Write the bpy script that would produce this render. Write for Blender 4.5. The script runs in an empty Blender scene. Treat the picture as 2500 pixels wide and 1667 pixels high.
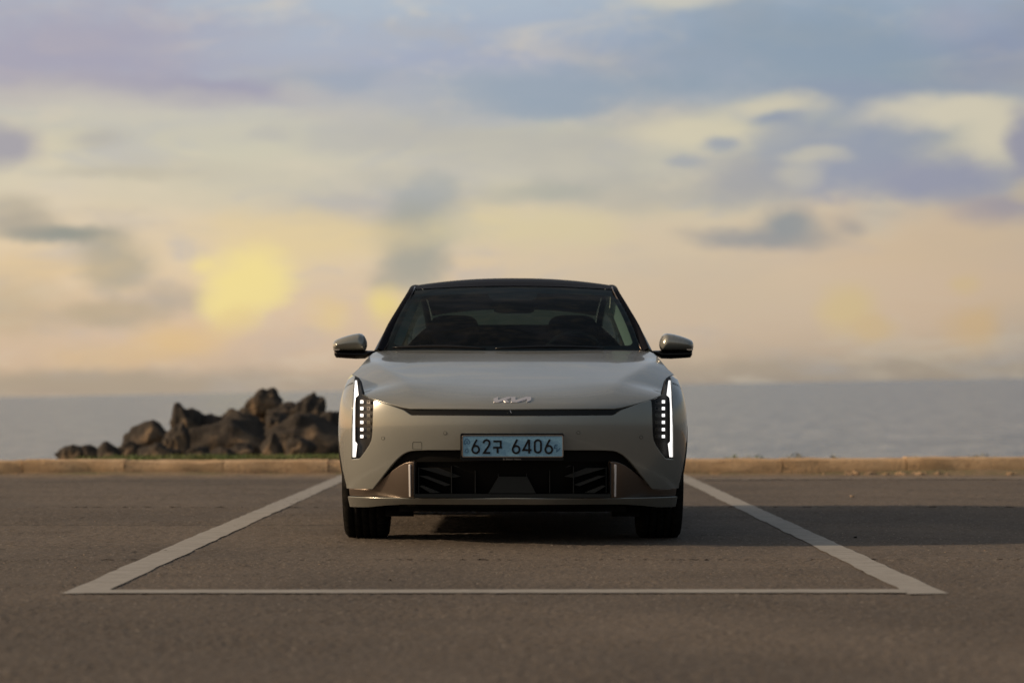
import bpy, bmesh, math, random
import numpy as np
from mathutils import Vector, Matrix
from mathutils.geometry import delaunay_2d_cdt
from mathutils import noise as mnoise

random.seed(7)
rng = np.random.default_rng(7)
SC = bpy.context.scene
COL = SC.collection

# ------------------------------------------------------------------ camera, world, sun, exposure
FPX, DIST, CAMH, HOR = 5903.0, 12.5, 0.7625, 976.0      # focal length in px of the 2500 px photo, metres to the nose, eye height, lot horizon row
EXPO = 1.2
SUN_EL, SUN_FRONT = math.radians(19.0), math.radians(4.0)  # low sun on the left, a touch in front of the car
SUN_W = 2.0
SUN_COL = (1.0, 0.73, 0.48)
SEA_TX, SEA_TY = 0.0184, 0.0051                          # the lot slopes a little against the level sea

cam = bpy.data.cameras.new('camera')
cam_o = bpy.data.objects.new('camera', cam)
COL.objects.link(cam_o)
cam.sensor_width = 36.0
cam.lens = 36.0 * FPX / 2500.0
cam.shift_y = (HOR - 833.5) / 2500.0
cam.clip_start, cam.clip_end = 0.1, 90000.0
cam_o.location = (0, -DIST, CAMH)
cam_o.rotation_euler = (math.pi / 2, 0, 0)
cam.dof.use_dof = True
cam.dof.focus_distance = DIST + 0.25
cam.dof.aperture_fstop = 2.3
SC.camera = cam_o

SC.view_settings.view_transform = 'Standard'
SC.view_settings.look = 'None'
SC.view_settings.exposure = EXPO
SC.view_settings.gamma = 1.0
SC.view_settings.use_curve_mapping = False
SC.render.engine = 'CYCLES'
SC.cycles.use_denoising = True
try:
    SC.cycles.denoiser = 'OPENIMAGEDENOISE'
except Exception:
    pass
SC.cycles.max_bounces = 8
SC.cycles.transparent_max_bounces = 16
SC.cycles.sample_clamp_indirect = 4.0

S_dir = Vector((-math.cos(SUN_FRONT) * math.cos(SUN_EL), -math.sin(SUN_FRONT) * math.cos(SUN_EL), math.sin(SUN_EL)))
sun = bpy.data.lights.new('sun', 'SUN')
sun.energy, sun.angle, sun.color = SUN_W, math.radians(2.5), SUN_COL
sun_o = bpy.data.objects.new('sun', sun)
COL.objects.link(sun_o)
sun_o.rotation_euler = S_dir.to_track_quat('Z', 'Y').to_euler()
sun_o.location = S_dir * 50


def lin(r, g, b):
    f = lambda c: (c / 255.0) / 12.92 if c <= 10 else (((c / 255.0) + 0.055) / 1.055) ** 2.4
    return (f(r), f(g), f(b))


class NT:
    """short helper round a node tree"""
    def __init__(self, tree):
        self.t = tree
        tree.nodes.clear()

    def n(self, typ, **kw):
        nd = self.t.nodes.new(typ)
        for k, v in kw.items():
            setattr(nd, k, v)
        return nd

    def l(self, a, b):
        self.t.links.new(a, b)

    def put(self, sock, v):
        if isinstance(v, bpy.types.NodeSocket):
            self.l(v, sock)
        elif isinstance(v, (tuple, list)) and len(v) == 3 and sock.type == 'RGBA':
            sock.default_value = (*v, 1)
        else:
            sock.default_value = v

    def math(self, op, a, b=None, clamp=False):
        nd = self.n('ShaderNodeMath', operation=op, use_clamp=clamp)
        self.put(nd.inputs[0], a)
        if b is not None:
            self.put(nd.inputs[1], b)
        return nd.outputs[0]

    def vmath(self, op, a, b=None, out=0):
        nd = self.n('ShaderNodeVectorMath', operation=op)
        self.put(nd.inputs[0], a)
        if b is not None:
            self.put(nd.inputs[1], b)
        return nd.outputs[out]

    def mix(self, fac, a, b, mode='MIX'):
        nd = self.n('ShaderNodeMix', data_type='RGBA', blend_type=mode)
        self.put(nd.inputs[0], fac)
        self.put(nd.inputs[6], a)
        self.put(nd.inputs[7], b)
        return nd.outputs[2]

    def rng(self, v, a, b, c=0.0, d=1.0, smooth=True):
        nd = self.n('ShaderNodeMapRange', interpolation_type='SMOOTHSTEP' if smooth else 'LINEAR')
        self.put(nd.inputs[0], v)
        for i, q in enumerate((a, b, c, d)):
            nd.inputs[i + 1].default_value = q
        return nd.outputs[0]

    def noise(self, vec, scale, detail=4, rough=0.5, out='Fac', dist=0.0):
        nd = self.n('ShaderNodeTexNoise')
        if vec is not None:
            self.l(vec, nd.inputs['Vector'])
        nd.inputs['Scale'].default_value = scale
        nd.inputs['Detail'].default_value = detail
        nd.inputs['Roughness'].default_value = rough
        nd.inputs['Distortion'].default_value = dist
        return nd.outputs[out]

    def ramp(self, fac, stops, interp='LINEAR'):
        nd = self.n('ShaderNodeValToRGB')
        cr = nd.color_ramp
        cr.interpolation = interp
        while len(cr.elements) > 1:
            cr.elements.remove(cr.elements[-1])
        for i, (p, c) in enumerate(stops):
            e = cr.elements[0] if i == 0 else cr.elements.new(p)
            e.position = p
            e.color = (*c, 1)
        self.put(nd.inputs[0], fac)
        return nd.outputs[0]


def build_world():
    w = bpy.data.worlds.new('World')
    SC.world = w
    w.use_nodes = True
    N = NT(w.node_tree)
    tc = N.n('ShaderNodeTexCoord').outputs['Generated']
    sep = N.n('ShaderNodeSeparateXYZ')
    N.l(tc, sep.inputs[0])
    X, Y, Z = sep.outputs
    zt = N.vmath('DOT_PRODUCT', tc, (-SEA_TX, -SEA_TY, 1.0), out=1)
    el = N.math('ARCSINE', N.math('MINIMUM', N.math('MAXIMUM', zt, -1.0), 1.0))
    az = N.math('ARCTAN2', X, Y)
    # wispy warp of the sky coordinates
    st = N.vmath('MULTIPLY', tc, (1.0, 1.0, 2.2))
    w1 = N.noise(st, 9.0, 5, 0.55, 'Color')
    w2 = N.noise(st, 34.0, 4, 0.6, 'Color')
    warp = N.vmath('ADD', N.vmath('MULTIPLY', N.vmath('SUBTRACT', w1, (.5, .5, .5)), (.018, .012, 0)),
                   N.vmath('MULTIPLY', N.vmath('SUBTRACT', w2, (.5, .5, .5)), (.011, .008, 0)))
    cmb = N.n('ShaderNodeCombineXYZ')
    N.l(az, cmb.inputs[0])
    N.l(el, cmb.inputs[1])
    q = N.vmath('ADD', cmb.outputs[0], warp)
    sq = N.n('ShaderNodeSeparateXYZ')
    N.l(q, sq.inputs[0])
    elw = sq.outputs[1]

    def E(py):
        return (946 - py) / FPX
    # clear-air colours by elevation; position = elevation / 90 deg, square-rooted for room near the horizon
    pos = N.math('SQRT', N.math('MULTIPLY', N.math('MAXIMUM', elw, 0.0), 2.0 / math.pi))
    P = lambda py: math.sqrt(max(E(py), 0) * 2 / math.pi)
    D = lambda deg: math.sqrt(deg / 90.0)
    base = N.ramp(pos, [
        (0.0, lin(170, 154, 137)), (P(918), lin(180, 162, 141)), (P(870), lin(202, 178, 152)), (P(760), lin(214, 188, 160)),
        (P(640), lin(218, 196, 165)), (P(540), lin(214, 196, 169)), (P(430), lin(203, 195, 175)),
        (P(320), lin(195, 190, 172)), (P(245), lin(176, 177, 181)), (P(150), lin(160, 167, 187)),
        (P(0), lin(170, 182, 196)), (D(14), lin(160, 171, 184)), (D(25), lin(142, 152, 163)), (D(45), lin(110, 121, 132)), (1.0, lin(88, 99, 112))])
    # away from the sunset, behind the lot, the sky is a plain grey-blue
    cool = N.ramp(pos, [(0.0, lin(150, 151, 150)), (D(2), lin(172, 174, 171)), (D(7), lin(168, 174, 175)), (D(14), lin(160, 169, 175)), (D(25), lin(140, 150, 157)), (D(45), lin(106, 119, 134)), (1.0, lin(86, 99, 119))])
    c = N.mix(N.rng(Y, 0.25, -0.45), base, cool)
    # cloud sheet that covers the whole dome
    s3 = N.vmath('MULTIPLY', tc, (1.0, 1.0, 3.2))
    nz = N.noise(s3, 7.0, 7, 0.56, dist=0.3)
    cm = N.rng(nz, 0.50, 0.68, 0, 0.45)
    hi = N.rng(el, 0.03, 0.10, 0.15, 1.0)
    c = N.mix(N.math('MULTIPLY', cm, hi), c, lin(140, 152, 172))
    nz2 = N.noise(s3, 5.0, 6, 0.55)
    c = N.mix(N.math('MULTIPLY', N.rng(nz2, 0.55, 0.70, 0, 0.40), hi), c, lin(186, 184, 190))
    nz3 = N.noise(s3, 14.0, 6, 0.55)
    c = N.mix(N.rng(nz3, 0.50, 0.70, 0, 0.50), c, lin(178, 172, 168))
    nz4 = N.noise(N.vmath('MULTIPLY', tc, (1.0, 1.0, 2.0)), 30.0, 6, 0.6)
    c = N.mix(N.rng(nz4, 0.52, 0.72, 0, 0.22), c, lin(226, 208, 180))
    nz5 = N.noise(N.vmath('MULTIPLY', tc, (1.0, 1.0, 4.0)), 15.0, 8, 0.58, dist=0.8)
    c = N.mix(N.math('MULTIPLY', N.rng(nz5, 0.50, 0.66, 0, 0.36), N.rng(el, 0.02, 0.06)), c, lin(165, 169, 182))
    c = N.mix(N.rng(nz5, 0.48, 0.34, 0, 0.30), c, lin(216, 202, 180))
    edge = N.math('MULTIPLY', N.math('SUBTRACT', N.noise(N.vmath('MULTIPLY', tc, (1.0, 1.0, 1.8)), 21.0, 8, 0.60), 0.5), 1.7)
    # single clouds: (px, py, rx, ry, strength, colour) as directions
    G = lin(150, 157, 172)
    GD = lin(140, 147, 156)
    LV = lin(152, 150, 172)
    CR = lin(222, 208, 178)
    YL = lin(236, 216, 148)
    YO = lin(222, 196, 144)
    PK = lin(212, 186, 160)
    clouds = [
        (2250, 640, 460, 140, .75, lin(222, 190, 159)), (1750, 690, 420, 110, .6, lin(216, 192, 163)), 
        (250, 940, 500, 34, .6, lin(162, 150, 133)), (200, 250, 260, 40, .7, lin(182, 176, 172)), (1500, 640, 300, 60, .5, lin(214, 194, 166)),
        (1250, 400, 500, 60, .35, lin(196, 190, 180)), (560, 470, 300, 60, .4, lin(198, 190, 170)),
        (560, 330, 130, 30, .45, lin(180, 176, 173)), (1000, 330, 190, 32, .55, lin(180, 176, 172)), (1450, 332, 210, 32, .5, lin(182, 177, 171)),
        (1100, 415, 210, 32, .45, lin(190, 184, 173)), (1500, 440, 160, 30, .55, lin(177, 173, 166)), (1380, 475, 110, 24, .6, lin(168, 170, 161)),
        (1750, 470, 170, 44, .55, lin(181, 175, 167)), (1900, 425, 110, 42, .55, lin(172, 168, 168)), (420, 420, 210, 28, .4, lin(187, 181, 167)),
        (720, 445, 230, 28, .35, lin(192, 186, 171)), (820, 290, 120, 26, .5, lin(186, 181, 176)), (1180, 300, 150, 24, .5, lin(178, 178, 180)),
        (1620, 520, 140, 24, .4, lin(204, 190, 164)), (950, 430, 80, 24, .4, lin(186, 180, 168)),
        (160, 120, 420, 130, .75, lin(157, 152, 172)), (480, 240, 260, 34, .95, LV), (860, 205, 190, 30, .7, lin(150, 160, 178)),
        (700, 130, 300, 40, .35, lin(172, 176, 188)), (1400, 225, 420, 48, .85, lin(148, 161, 177)), (1290, 268, 120, 24, .7, lin(148, 161, 177)),
        (1960, 130, 420, 150, .8, lin(140, 156, 172)), (2440, 150, 130, 120, .55, lin(145, 150, 172)), (2330, 70, 110, 50, .5, lin(172, 170, 184)),
        (2020, 255, 220, 40, .8, lin(146, 155, 174)), (1640, 12, 120, 28, .9, lin(205, 200, 186)),
        (740, 235, 70, 26, .55, lin(186, 182, 178)), (960, 215, 60, 26, .35, lin(178, 176, 184)),
        (330, 290, 330, 50, .55, lin(196, 191, 178)), (640, 340, 260, 50, .45, lin(200, 196, 178)),
        (20, 372, 90, 52, .9, lin(152, 150, 164)), (245, 357, 84, 30, .6, lin(164, 162, 164)), (290, 440, 170, 16, .35, lin(172, 166, 152)),
        (660, 330, 50, 20, .5, lin(176, 174, 172)), (840, 340, 140, 36, .55, lin(176, 174, 172)), (1210, 355, 240, 40, .5, lin(182, 178, 170)),
        (1030, 515, 92, 72, .95, lin(164, 165, 161)), (1045, 470, 66, 40, .6, lin(168, 170, 170)), (1010, 590, 80, 80, .95, lin(165, 163, 153)), (1000, 655, 78, 56, .9, lin(166, 162, 150)), (940, 690, 60, 30, .7, lin(170, 164, 150)),
        
        (1300, 478, 150, 34, .5, lin(172, 172, 160)), (1480, 390, 180, 50, .45, lin(184, 178, 168)),
        (1560, 480, 260, 40, .5, lin(176, 172, 164)), (1850, 440, 140, 60, .7, lin(164, 162, 166)),
        (1720, 330, 170, 40, .75, CR), (1870, 272, 130, 30, .8, CR), (1885, 300, 62, 17, .95, G), (1765, 358, 44, 17, .8, G), (1680, 398, 46, 15, .55, G),
        (2100, 400, 170, 70, .9, lin(154, 158, 174)), (2300, 440, 230, 50, .95, lin(156, 156, 174)), (1930, 350, 90, 50, .7, lin(156, 160, 172)), (2180, 330, 140, 60, .75, lin(150, 156, 174)),
        (2330, 290, 200, 36, .95, lin(224, 210, 184)), (2420, 350, 90, 70, .95, lin(224, 210, 184)), (2492, 375, 46, 90, .95, lin(158, 154, 170)), (2440, 515, 120, 36, .8, lin(164, 154, 164)), (2490, 480, 40, 30, .7, lin(206, 186, 160)),
        (1985, 385, 70, 16, .5, CR), (1960, 430, 50, 30, .4, CR),
        (1890, 585, 190, 30, .95, lin(158, 155, 154)), (1930, 550, 72, 34, .95, lin(150, 152, 154)), (2078, 552, 44, 26, .75, lin(166, 158, 154)),
        (40, 535, 70, 40, .6, lin(160, 154, 144)), (170, 592, 120, 20, .95, lin(138, 142, 138)), (80, 570, 70, 30, .6, lin(160, 154, 144)),
        (290, 655, 84, 66, .7, lin(160, 154, 138)), (420, 725, 80, 44, .65, lin(164, 156, 146)), (300, 765, 130, 34, .6, lin(168, 156, 134)), (60, 760, 170, 70, .5, lin(172, 158, 132)),
        (760, 580, 220, 60, .75, lin(222, 200, 154)), (120, 660, 150, 30, .55, lin(208, 184, 146)),
        (600, 680, 110, 66, 1.0, YL), (560, 730, 70, 60, .95, YL), (640, 705, 70, 40, .8, YL), (580, 772, 50, 36, .6, YO), (500, 640, 36, 22, .7, YL),
        (800, 765, 56, 46, .75, YO), (925, 745, 56, 44, .95, lin(230, 208, 140)), (950, 780, 40, 40, .5, YO),
        (430, 830, 110, 44, .8, lin(218, 186, 136)), (310, 870, 190, 36, .6, lin(210, 180, 138)),
        (1350, 560, 160, 50, .6, lin(218, 202, 160)), (1150, 560, 100, 50, .5, lin(218, 202, 160)),
        (2055, 755, 72, 58, .95, lin(222, 194, 146)), (2120, 805, 52, 34, .7, lin(220, 188, 138)), (2350, 690, 36, 26, .8, lin(222, 192, 148)), (2380, 790, 70, 48, .75, lin(220, 184, 136)),
        (2250, 600, 250, 70, .55, lin(220, 192, 158)), (1650, 740, 300, 70, .5, lin(208, 186, 160)), (1300, 820, 900, 40, .25, PK),
    ]
    tilt = 0.0184
    for px, py, rx, ry, s, colr in clouds:
        a0 = (px - 1250) / FPX
        e0 = (946 - py - (px - 1250) * tilt) / FPX
        d = N.vmath('MULTIPLY', N.vmath('SUBTRACT', q, (a0, e0, 0)), (FPX / rx, FPX / ry, 0))
        ln = N.math('ADD', N.vmath('LENGTH', d, out=1), edge)
        c = N.mix(N.rng(ln, 1.55, 0.25, 0.0, s), c, colr)
    # warmth of the low sun spreads over its side of the sky, the far side is dimmer
    sd = N.vmath('DOT_PRODUCT', tc, tuple(S_dir), out=1)
    warm = N.ramp(N.math('MULTIPLY_ADD', sd, 0.5) if False else N.rng(sd, -1, 1, 0, 1, False),
                  [(0.0, (.34, .40, .47)), (0.25, (.50, .55, .61)), (0.42, (.84, .88, .92)), (0.52, (1.0, 1.0, 1.0)), (0.62, (1.1, 1.06, 1.0)), (0.85, (1.9, 1.45, 1.05)), (1.0, (3.0, 2.1, 1.3))])
    c = N.mix(1.0, c, warm, 'MULTIPLY')
    # below the horizon: a dull ground tone
    c = N.mix(N.rng(el, -0.010, -0.002), lin(90, 84, 78), c)
    bg1 = N.n('ShaderNodeBackground')
    N.l(c, bg1.inputs[0])
    bg1.inputs[1].default_value = 0.47
    sky = N.n('ShaderNodeTexSky', sky_type='NISHITA')
    sky.sun_disc = False
    sky.sun_elevation = SUN_EL
    sky.sun_rotation = math.atan2(S_dir.x, S_dir.y)
    sky.air_density, sky.dust_density = 1.5, 2.0
    bg2 = N.n('ShaderNodeBackground')
    N.l(sky.outputs[0], bg2.inputs[0])
    bg2.inputs[1].default_value = 0.05
    ms = N.n('ShaderNodeMixShader')
    ms.inputs[0].default_value = 0.92
    N.l(bg2.outputs[0], ms.inputs[1])
    N.l(bg1.outputs[0], ms.inputs[2])
    out = N.n('ShaderNodeOutputWorld')
    N.l(ms.outputs[0], out.inputs[0])
    w.cycles.sampling_method = 'MANUAL'
    w.cycles.sample_map_resolution = 1024


build_world()


# ------------------------------------------------------------------ materials
def principled(name, col, rough=0.5, metal=0.0, spec=0.5, coat=0.0, coat_rough=0.03, emit=None, es=0.0):
    m = bpy.data.materials.new(name)
    m.use_nodes = True
    b = m.node_tree.nodes['Principled BSDF']
    b.inputs['Base Color'].default_value = (*col, 1)
    b.inputs['Roughness'].default_value = rough
    b.inputs['Metallic'].default_value = metal
    b.inputs['Specular IOR Level'].default_value = spec
    b.inputs['Coat Weight'].default_value = coat
    b.inputs['Coat Roughness'].default_value = coat_rough
    if emit:
        b.inputs['Emission Color'].default_value = (*emit, 1)
        b.inputs['Emission Strength'].default_value = es
    return m


def noisy(name, build):
    m = bpy.data.materials.new(name)
    m.use_nodes = True
    N = NT(m.node_tree)
    b = N.n('ShaderNodeBsdfPrincipled')
    o = N.n('ShaderNodeOutputMaterial')
    N.l(b.outputs[0], o.inputs[0])
    tc = N.n('ShaderNodeTexCoord').outputs['Object']
    build(N, b, tc)
    return m


def bump(N, b, h, strength, dist):
    bp = N.n('ShaderNodeBump')
    bp.inputs['Strength'].default_value = strength
    bp.inputs['Distance'].default_value = dist
    N.l(h, bp.inputs['Height'])
    N.l(bp.outputs[0], b.inputs['Normal'])


M = {}


def b_paint(N, b, tc):
    fl = N.n('ShaderNodeTexVoronoi')
    fl.inputs['Scale'].default_value = 900
    N.l(tc, fl.inputs['Vector'])
    n1 = N.noise(tc, 3.0, 3)
    base = N.mix(N.rng(n1, .3, .7), (.200, .210, .196), (.210, .219, .205))
    base = N.mix(N.math('MULTIPLY', fl.outputs['Color'], .08), base, (.38, .37, .35))
    N.l(base, b.inputs['Base Color'])
    b.inputs['Metallic'].default_value = 0.36
    b.inputs['Roughness'].default_value = 0.21
    b.inputs['Coat Weight'].default_value = 0.7
    b.inputs['Coat Roughness'].default_value = 0.02
    # road film thickens towards the sills
    sp = N.n('ShaderNodeSeparateXYZ')
    N.l(tc, sp.inputs[0])


M['paint'] = noisy('car_paint', b_paint)
M['gloss_black'] = principled('gloss_black', (.004, .004, .005), .16, 0, .22, 0)
M['roof_black'] = principled('roof_black', (.006, .006, .009), .55, 0, .04, 0)
M['matte_black'] = principled('matte_black', (.004, .004, .004), .6, 0, .10)
M['vane_black'] = principled('vane_black', (.013, .014, .014), .55, 0, .25)
M['radar'] = principled('radar_cover', (.007, .009, .010), .40, 0, .22)
M['under'] = principled('under_black', (.005, .0045, .004), .8, 0, .06)
M['satin_metal'] = principled('satin_metal', (.20, .165, .14), .36, .9)
M['chrome'] = principled('emblem_metal', (.52, .51, .54), .36, .6)
M['silver'] = principled('silver_strip', (.80, .79, .80), .40, .15)
M['led'] = principled('led_light', (.9, .9, .9), .3, emit=(1.0, .98, .97), es=.75)
M['drl'] = principled('running_light', (.9, .9, .9), .3, emit=(1.0, .96, .93), es=.62)
M['lens_dull'] = principled('unlit_lens', (.050, .055, .045), .25, .3)
M['lens_ring'] = principled('lens_ring', (.05, .048, .048), .35, .6)
M['housing'] = principled('lamp_housing', (.006, .006, .007), .5, 0, .15)
M['frit'] = principled('glass_border', (.006, .007, .009), .35, 0, .4)
M['seat'] = principled('seat_cloth', (.010, .010, .011), .8, 0, .2)
M['dash'] = principled('dash_plastic', (.006, .006, .007), .7, 0, .2)
M['trim_light'] = principled('pillar_trim', (.60, .60, .50), .8, 0, .2)
M['mirror'] = principled('mirror_glass', (.7, .7, .7), .03, 1.0)
M['rim'] = principled('rim_metal', (.35, .35, .36), .3, .9)
M['plate_ink'] = principled('plate_ink', (.004, .004, .006), .6, 0, .2)
M['plate_blue_ink'] = principled('plate_blue_ink', (.012, .075, .17), .45)
M['plate_text'] = principled('frame_text', (.20, .19, .18), .5)
M['amber'] = principled('turn_signal', (.5, .42, .34), .2, .3, coat=.5)
M['tail'] = principled('tail_lamp', (.18, .006, .006), .15, coat=1.0)


def b_tyre(N, b, tc):
    sp = N.n('ShaderNodeSeparateXYZ')
    N.l(tc, sp.inputs[0])
    n = N.noise(tc, 40, 3)
    N.l(N.mix(N.rng(n, .4, .7), (.006, .006, .006), (.013, .012, .011)), b.inputs['Base Color'])
    b.inputs['Roughness'].default_value = .9
    b.inputs['Specular IOR Level'].default_value = .05


M['tyre'] = noisy('tyre_rubber', b_tyre)


def b_plate(N, b, tc):
    v = N.n('ShaderNodeTexVoronoi')
    v.inputs['Scale'].default_value = 150
    N.l(tc, v.inputs['Vector'])
    n = N.noise(tc, 260, 2)
    c = N.mix(N.rng(v.outputs['Distance'], .25, .6), (.13, .29, .44), (.19, .37, .52))
    c = N.mix(N.rng(n, .45, .7, 0, .5), c, (.08, .21, .37))
    N.l(c, b.inputs['Base Color'])
    b.inputs['Roughness'].default_value = .45
    bump(N, b, n, .15, .0005)


M['plate'] = noisy('plate_film', b_plate)


def glass_mat(name, tint, rough=0.0, refl=1.0):
    m = bpy.data.materials.new(name)
    m.use_nodes = True
    N = NT(m.node_tree)
    tr = N.n('ShaderNodeBsdfTransparent')
    tr.inputs[0].default_value = (*tint, 1)
    gl = N.n('ShaderNodeBsdfGlossy')
    gl.inputs['Roughness'].default_value = rough
    gl.inputs['Color'].default_value = (refl, refl, refl, 1)
    lw = N.n('ShaderNodeLayerWeight')
    lw.inputs['Blend'].default_value = .5
    fr = N.math('ADD', N.math('MULTIPLY', N.math('POWER', lw.outputs['Facing'], 5.0), .96), .04)
    ms = N.n('ShaderNodeMixShader')
    N.l(fr, ms.inputs[0])
    N.l(tr.outputs[0], ms.inputs[1])
    N.l(gl.outputs[0], ms.inputs[2])
    o = N.n('ShaderNodeOutputMaterial')
    N.l(ms.outputs[0], o.inputs[0])
    return m


M['windscreen'] = glass_mat('windscreen_glass', (.28, .38, .40), 0.0, .30)
M['side_glass'] = glass_mat('side_window_glass', (.075, .09, .085), 0.0, .5)
M['rear_glass'] = glass_mat('rear_window_glass', (.085, .11, .10))
M['lens'] = glass_mat('lamp_lens', (.92, .92, .92), 0.0, .28)


def b_asphalt(N, b, tc):
    big = N.noise(tc, 0.45, 5, .6)
    mid = N.noise(tc, 3.2, 5, .65)
    fine = N.noise(tc, 85, 3, .7)
    v = N.n('ShaderNodeTexVoronoi')
    v.inputs['Scale'].default_value = 120
    N.l(tc, v.inputs['Vector'])
    c = N.mix(N.rng(big, .36, .62), (.074, .062, .051), (.114, .094, .075))
    c = N.mix(N.rng(mid, .42, .72, 0, .55), c, (.078, .063, .050))
    c = N.mix(N.rng(fine, .50, .70, 0, .75), c, (.040, .034, .029))
    c = N.mix(N.rng(fine, .46, .30, 0, .55), c, (.17, .145, .120))
    spk = N.rng(v.outputs['Color'], .84, .95, 0, .75)
    c = N.mix(spk, c, (.28, .25, .21))
    # laying seams across the lot
    sp = N.n('ShaderNodeSeparateXYZ')
    N.l(tc, sp.inputs[0])
    wob = N.math('MULTIPLY', N.math('SUBTRACT', N.noise(tc, 1.3, 5, .7),   .5), .06)
    yy = N.math('ADD', sp.outputs[1], wob)
    for y0, x1, wd, s in ((2.17, 0.6, .06, .5), (10.0, -2.0, .14, .35)):
        dst = N.math('ABSOLUTE', N.math('SUBTRACT', yy, y0))
        mask = N.math('MULTIPLY', N.rng(dst, wd, wd * .3, 0, s), N.rng(sp.outputs[0], x1, x1 - .9))
        c = N.mix(mask, c, (.030, .026, .022))
    # blown sand near the kerb
    sand = N.math('MULTIPLY', N.rng(sp.outputs[1], 10.2, 12.1), N.rng(mid, .38, .60, .10, .75))
    c = N.mix(sand, c, (.26, .19, .12))
    N.l(c, b.inputs['Base Color'])
    b.inputs['Roughness'].default_value = .88
    b.inputs['Specular IOR Level'].default_value = .30
    h = N.math('ADD', N.math('MULTIPLY', fine, .6), N.math('MULTIPLY', v.outputs['Distance'], .5))
    bump(N, b, h, .5, .003)


M['asphalt'] = noisy('asphalt', b_asphalt)


def b_line(N, b, tc):
    n = N.noise(tc, 9, 6, .7)
    f = N.noise(tc, 90, 3, .7)
    st = N.noise(N.vmath('MULTIPLY', tc, (1.0, 6.0, 1.0)), 1.4, 4)
    c = N.mix(N.rng(n, .35, .7), (.265, .258, .240), (.215, .208, .190))
    c = N.mix(N.rng(st, .52, .68, 0, .35), c, (.165, .155, .138))
    c = N.mix(N.rng(f, .60, .72, 0, .45), c, (.12, .108, .093))
    N.l(c, b.inputs['Base Color'])
    b.inputs['Roughness'].default_value = .8
    bump(N, b, f, .5, .003)


M['line'] = noisy('line_paint', b_line)


def b_faded(N, b, tc):
    n = N.noise(tc, 5, 6, .7)
    N.l(N.mix(N.rng(n, .40, .62), (.23, .20, .165), (.12, .10, .082)), b.inputs['Base Color'])
    b.inputs['Roughness'].default_value = .85


M['faded_line'] = noisy('faded_line_paint', b_faded)


def b_kerb(N, b, tc):
    n = N.noise(tc, 2.5, 6, .65)
    f = N.noise(tc, 28, 5, .65)
    sp = N.n('ShaderNodeSeparateXYZ')
    N.l(tc, sp.inputs[0])
    c = N.mix(N.rng(n, .32, .68), (.40, .27, .15), (.50, .355, .215))
    c = N.mix(N.rng(f, .52, .72, 0, .6), c, (.26, .165, .095))
    stn = N.noise(N.vmath('MULTIPLY', tc, (1.0, 1.0, 2.5)), 4.0, 5, .7)
    c = N.mix(N.rng(stn, .56, .70, 0, .75), c, (.17, .11, .07))
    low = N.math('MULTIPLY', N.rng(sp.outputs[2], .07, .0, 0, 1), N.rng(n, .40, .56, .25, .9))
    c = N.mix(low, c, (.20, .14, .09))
    N.l(c, b.inputs['Base Color'])
    b.inputs['Roughness'].default_value = .9
    bump(N, b, f, .7, .015)


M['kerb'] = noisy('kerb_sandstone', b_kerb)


def b_rock(N, b, tc):
    n = N.noise(tc, 2.2, 6, .65)
    f = N.noise(tc, 11, 6, .7)
    c = N.mix(N.rng(n, .35, .65), (.034, .031, .029), (.062, .054, .046))
    t = N.noise(tc, 1.1, 4, .55)
    c = N.mix(N.rng(t, .53, .64, 0, .85), c, (.185, .135, .090))
    c = N.mix(N.rng(f, .52, .72, 0, .6), c, (.020, .018, .016))
    N.l(c, b.inputs['Base Color'])
    b.inputs['Roughness'].default_value = .95
    b.inputs['Specular IOR Level'].default_value = .15
    bump(N, b, f, .9, .05)


M['rock'] = noisy('boulder_rock', b_rock)


def b_land(N, b, tc):
    n = N.noise(tc, 1.5, 6, .65)
    f = N.noise(tc, 25, 4, .7)
    c = N.mix(N.rng(n, .4, .6), (.20, .150, .095), (.13, .115, .060))
    c = N.mix(N.rng(f, .5, .7, 0, .6), c, (.10, .075, .05))
    N.l(c, b.inputs['Base Color'])
    b.inputs['Roughness'].default_value = .95
    bump(N, b, f, .6, .02)


M['land'] = noisy('shore_soil', b_land)
M['pebble'] = noisy('pebble_stone', lambda N, b, tc: (N.l(N.mix(N.rng(N.noise(tc, 6, 4), .4, .6), (.30, .22, .14), (.16, .12, .085)), b.inputs['Base Color']), setattr(b.inputs['Roughness'], 'default_value', .9)))


def b_grass(N, b, tc):
    n = N.noise(tc, 3, 3)
    N.l(N.mix(N.rng(n, .35, .65), (.075, .120, .026), (.130, .140, .045)), b.inputs['Base Color'])
    b.inputs['Roughness'].default_value = .7


M['grass'] = noisy('grass_blade', b_grass)
M['dry_weed'] = noisy('dry_weed', lambda N, b, tc: N.l(N.mix(N.rng(N.noise(tc, 5, 3), .4, .6), (.15, .14, .09), (.09, .10, .05)), b.inputs['Base Color']))


def b_sea(N, b, tc):
    chop = N.noise(N.vmath('MULTIPLY', tc, (1.0, .30, 1.0)), .85, 5, .62)
    swell = N.noise(N.vmath('MULTIPLY', tc, (.45, .22, 1.0)), .35, 3, .5)
    fine = N.noise(N.vmath('MULTIPLY', tc, (1.0, .5, 1.0)), 3.2, 3, .6)
    N.l(N.mix(N.rng(chop, .40, .62), (.080, .087, .090), (.190, .194, .186)), b.inputs['Base Color'])
    b.inputs['Roughness'].default_value = .20
    b.inputs['IOR'].default_value = 1.33
    h = N.math('ADD', N.math('ADD', chop, N.math('MULTIPLY', swell, 1.2)), N.math('MULTIPLY', fine, .15))
    bump(N, b, h, 1.0, .75)


M['sea'] = noisy('sea_water', b_sea)


# ------------------------------------------------------------------ object helpers
def empty(name, loc=(0, 0, 0), rz=0.0, parent=None):
    o = bpy.data.objects.new(name, None)
    COL.objects.link(o)
    o.location = loc
    o.rotation_euler = (0, 0, rz)
    o.parent = parent
    return o


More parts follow.
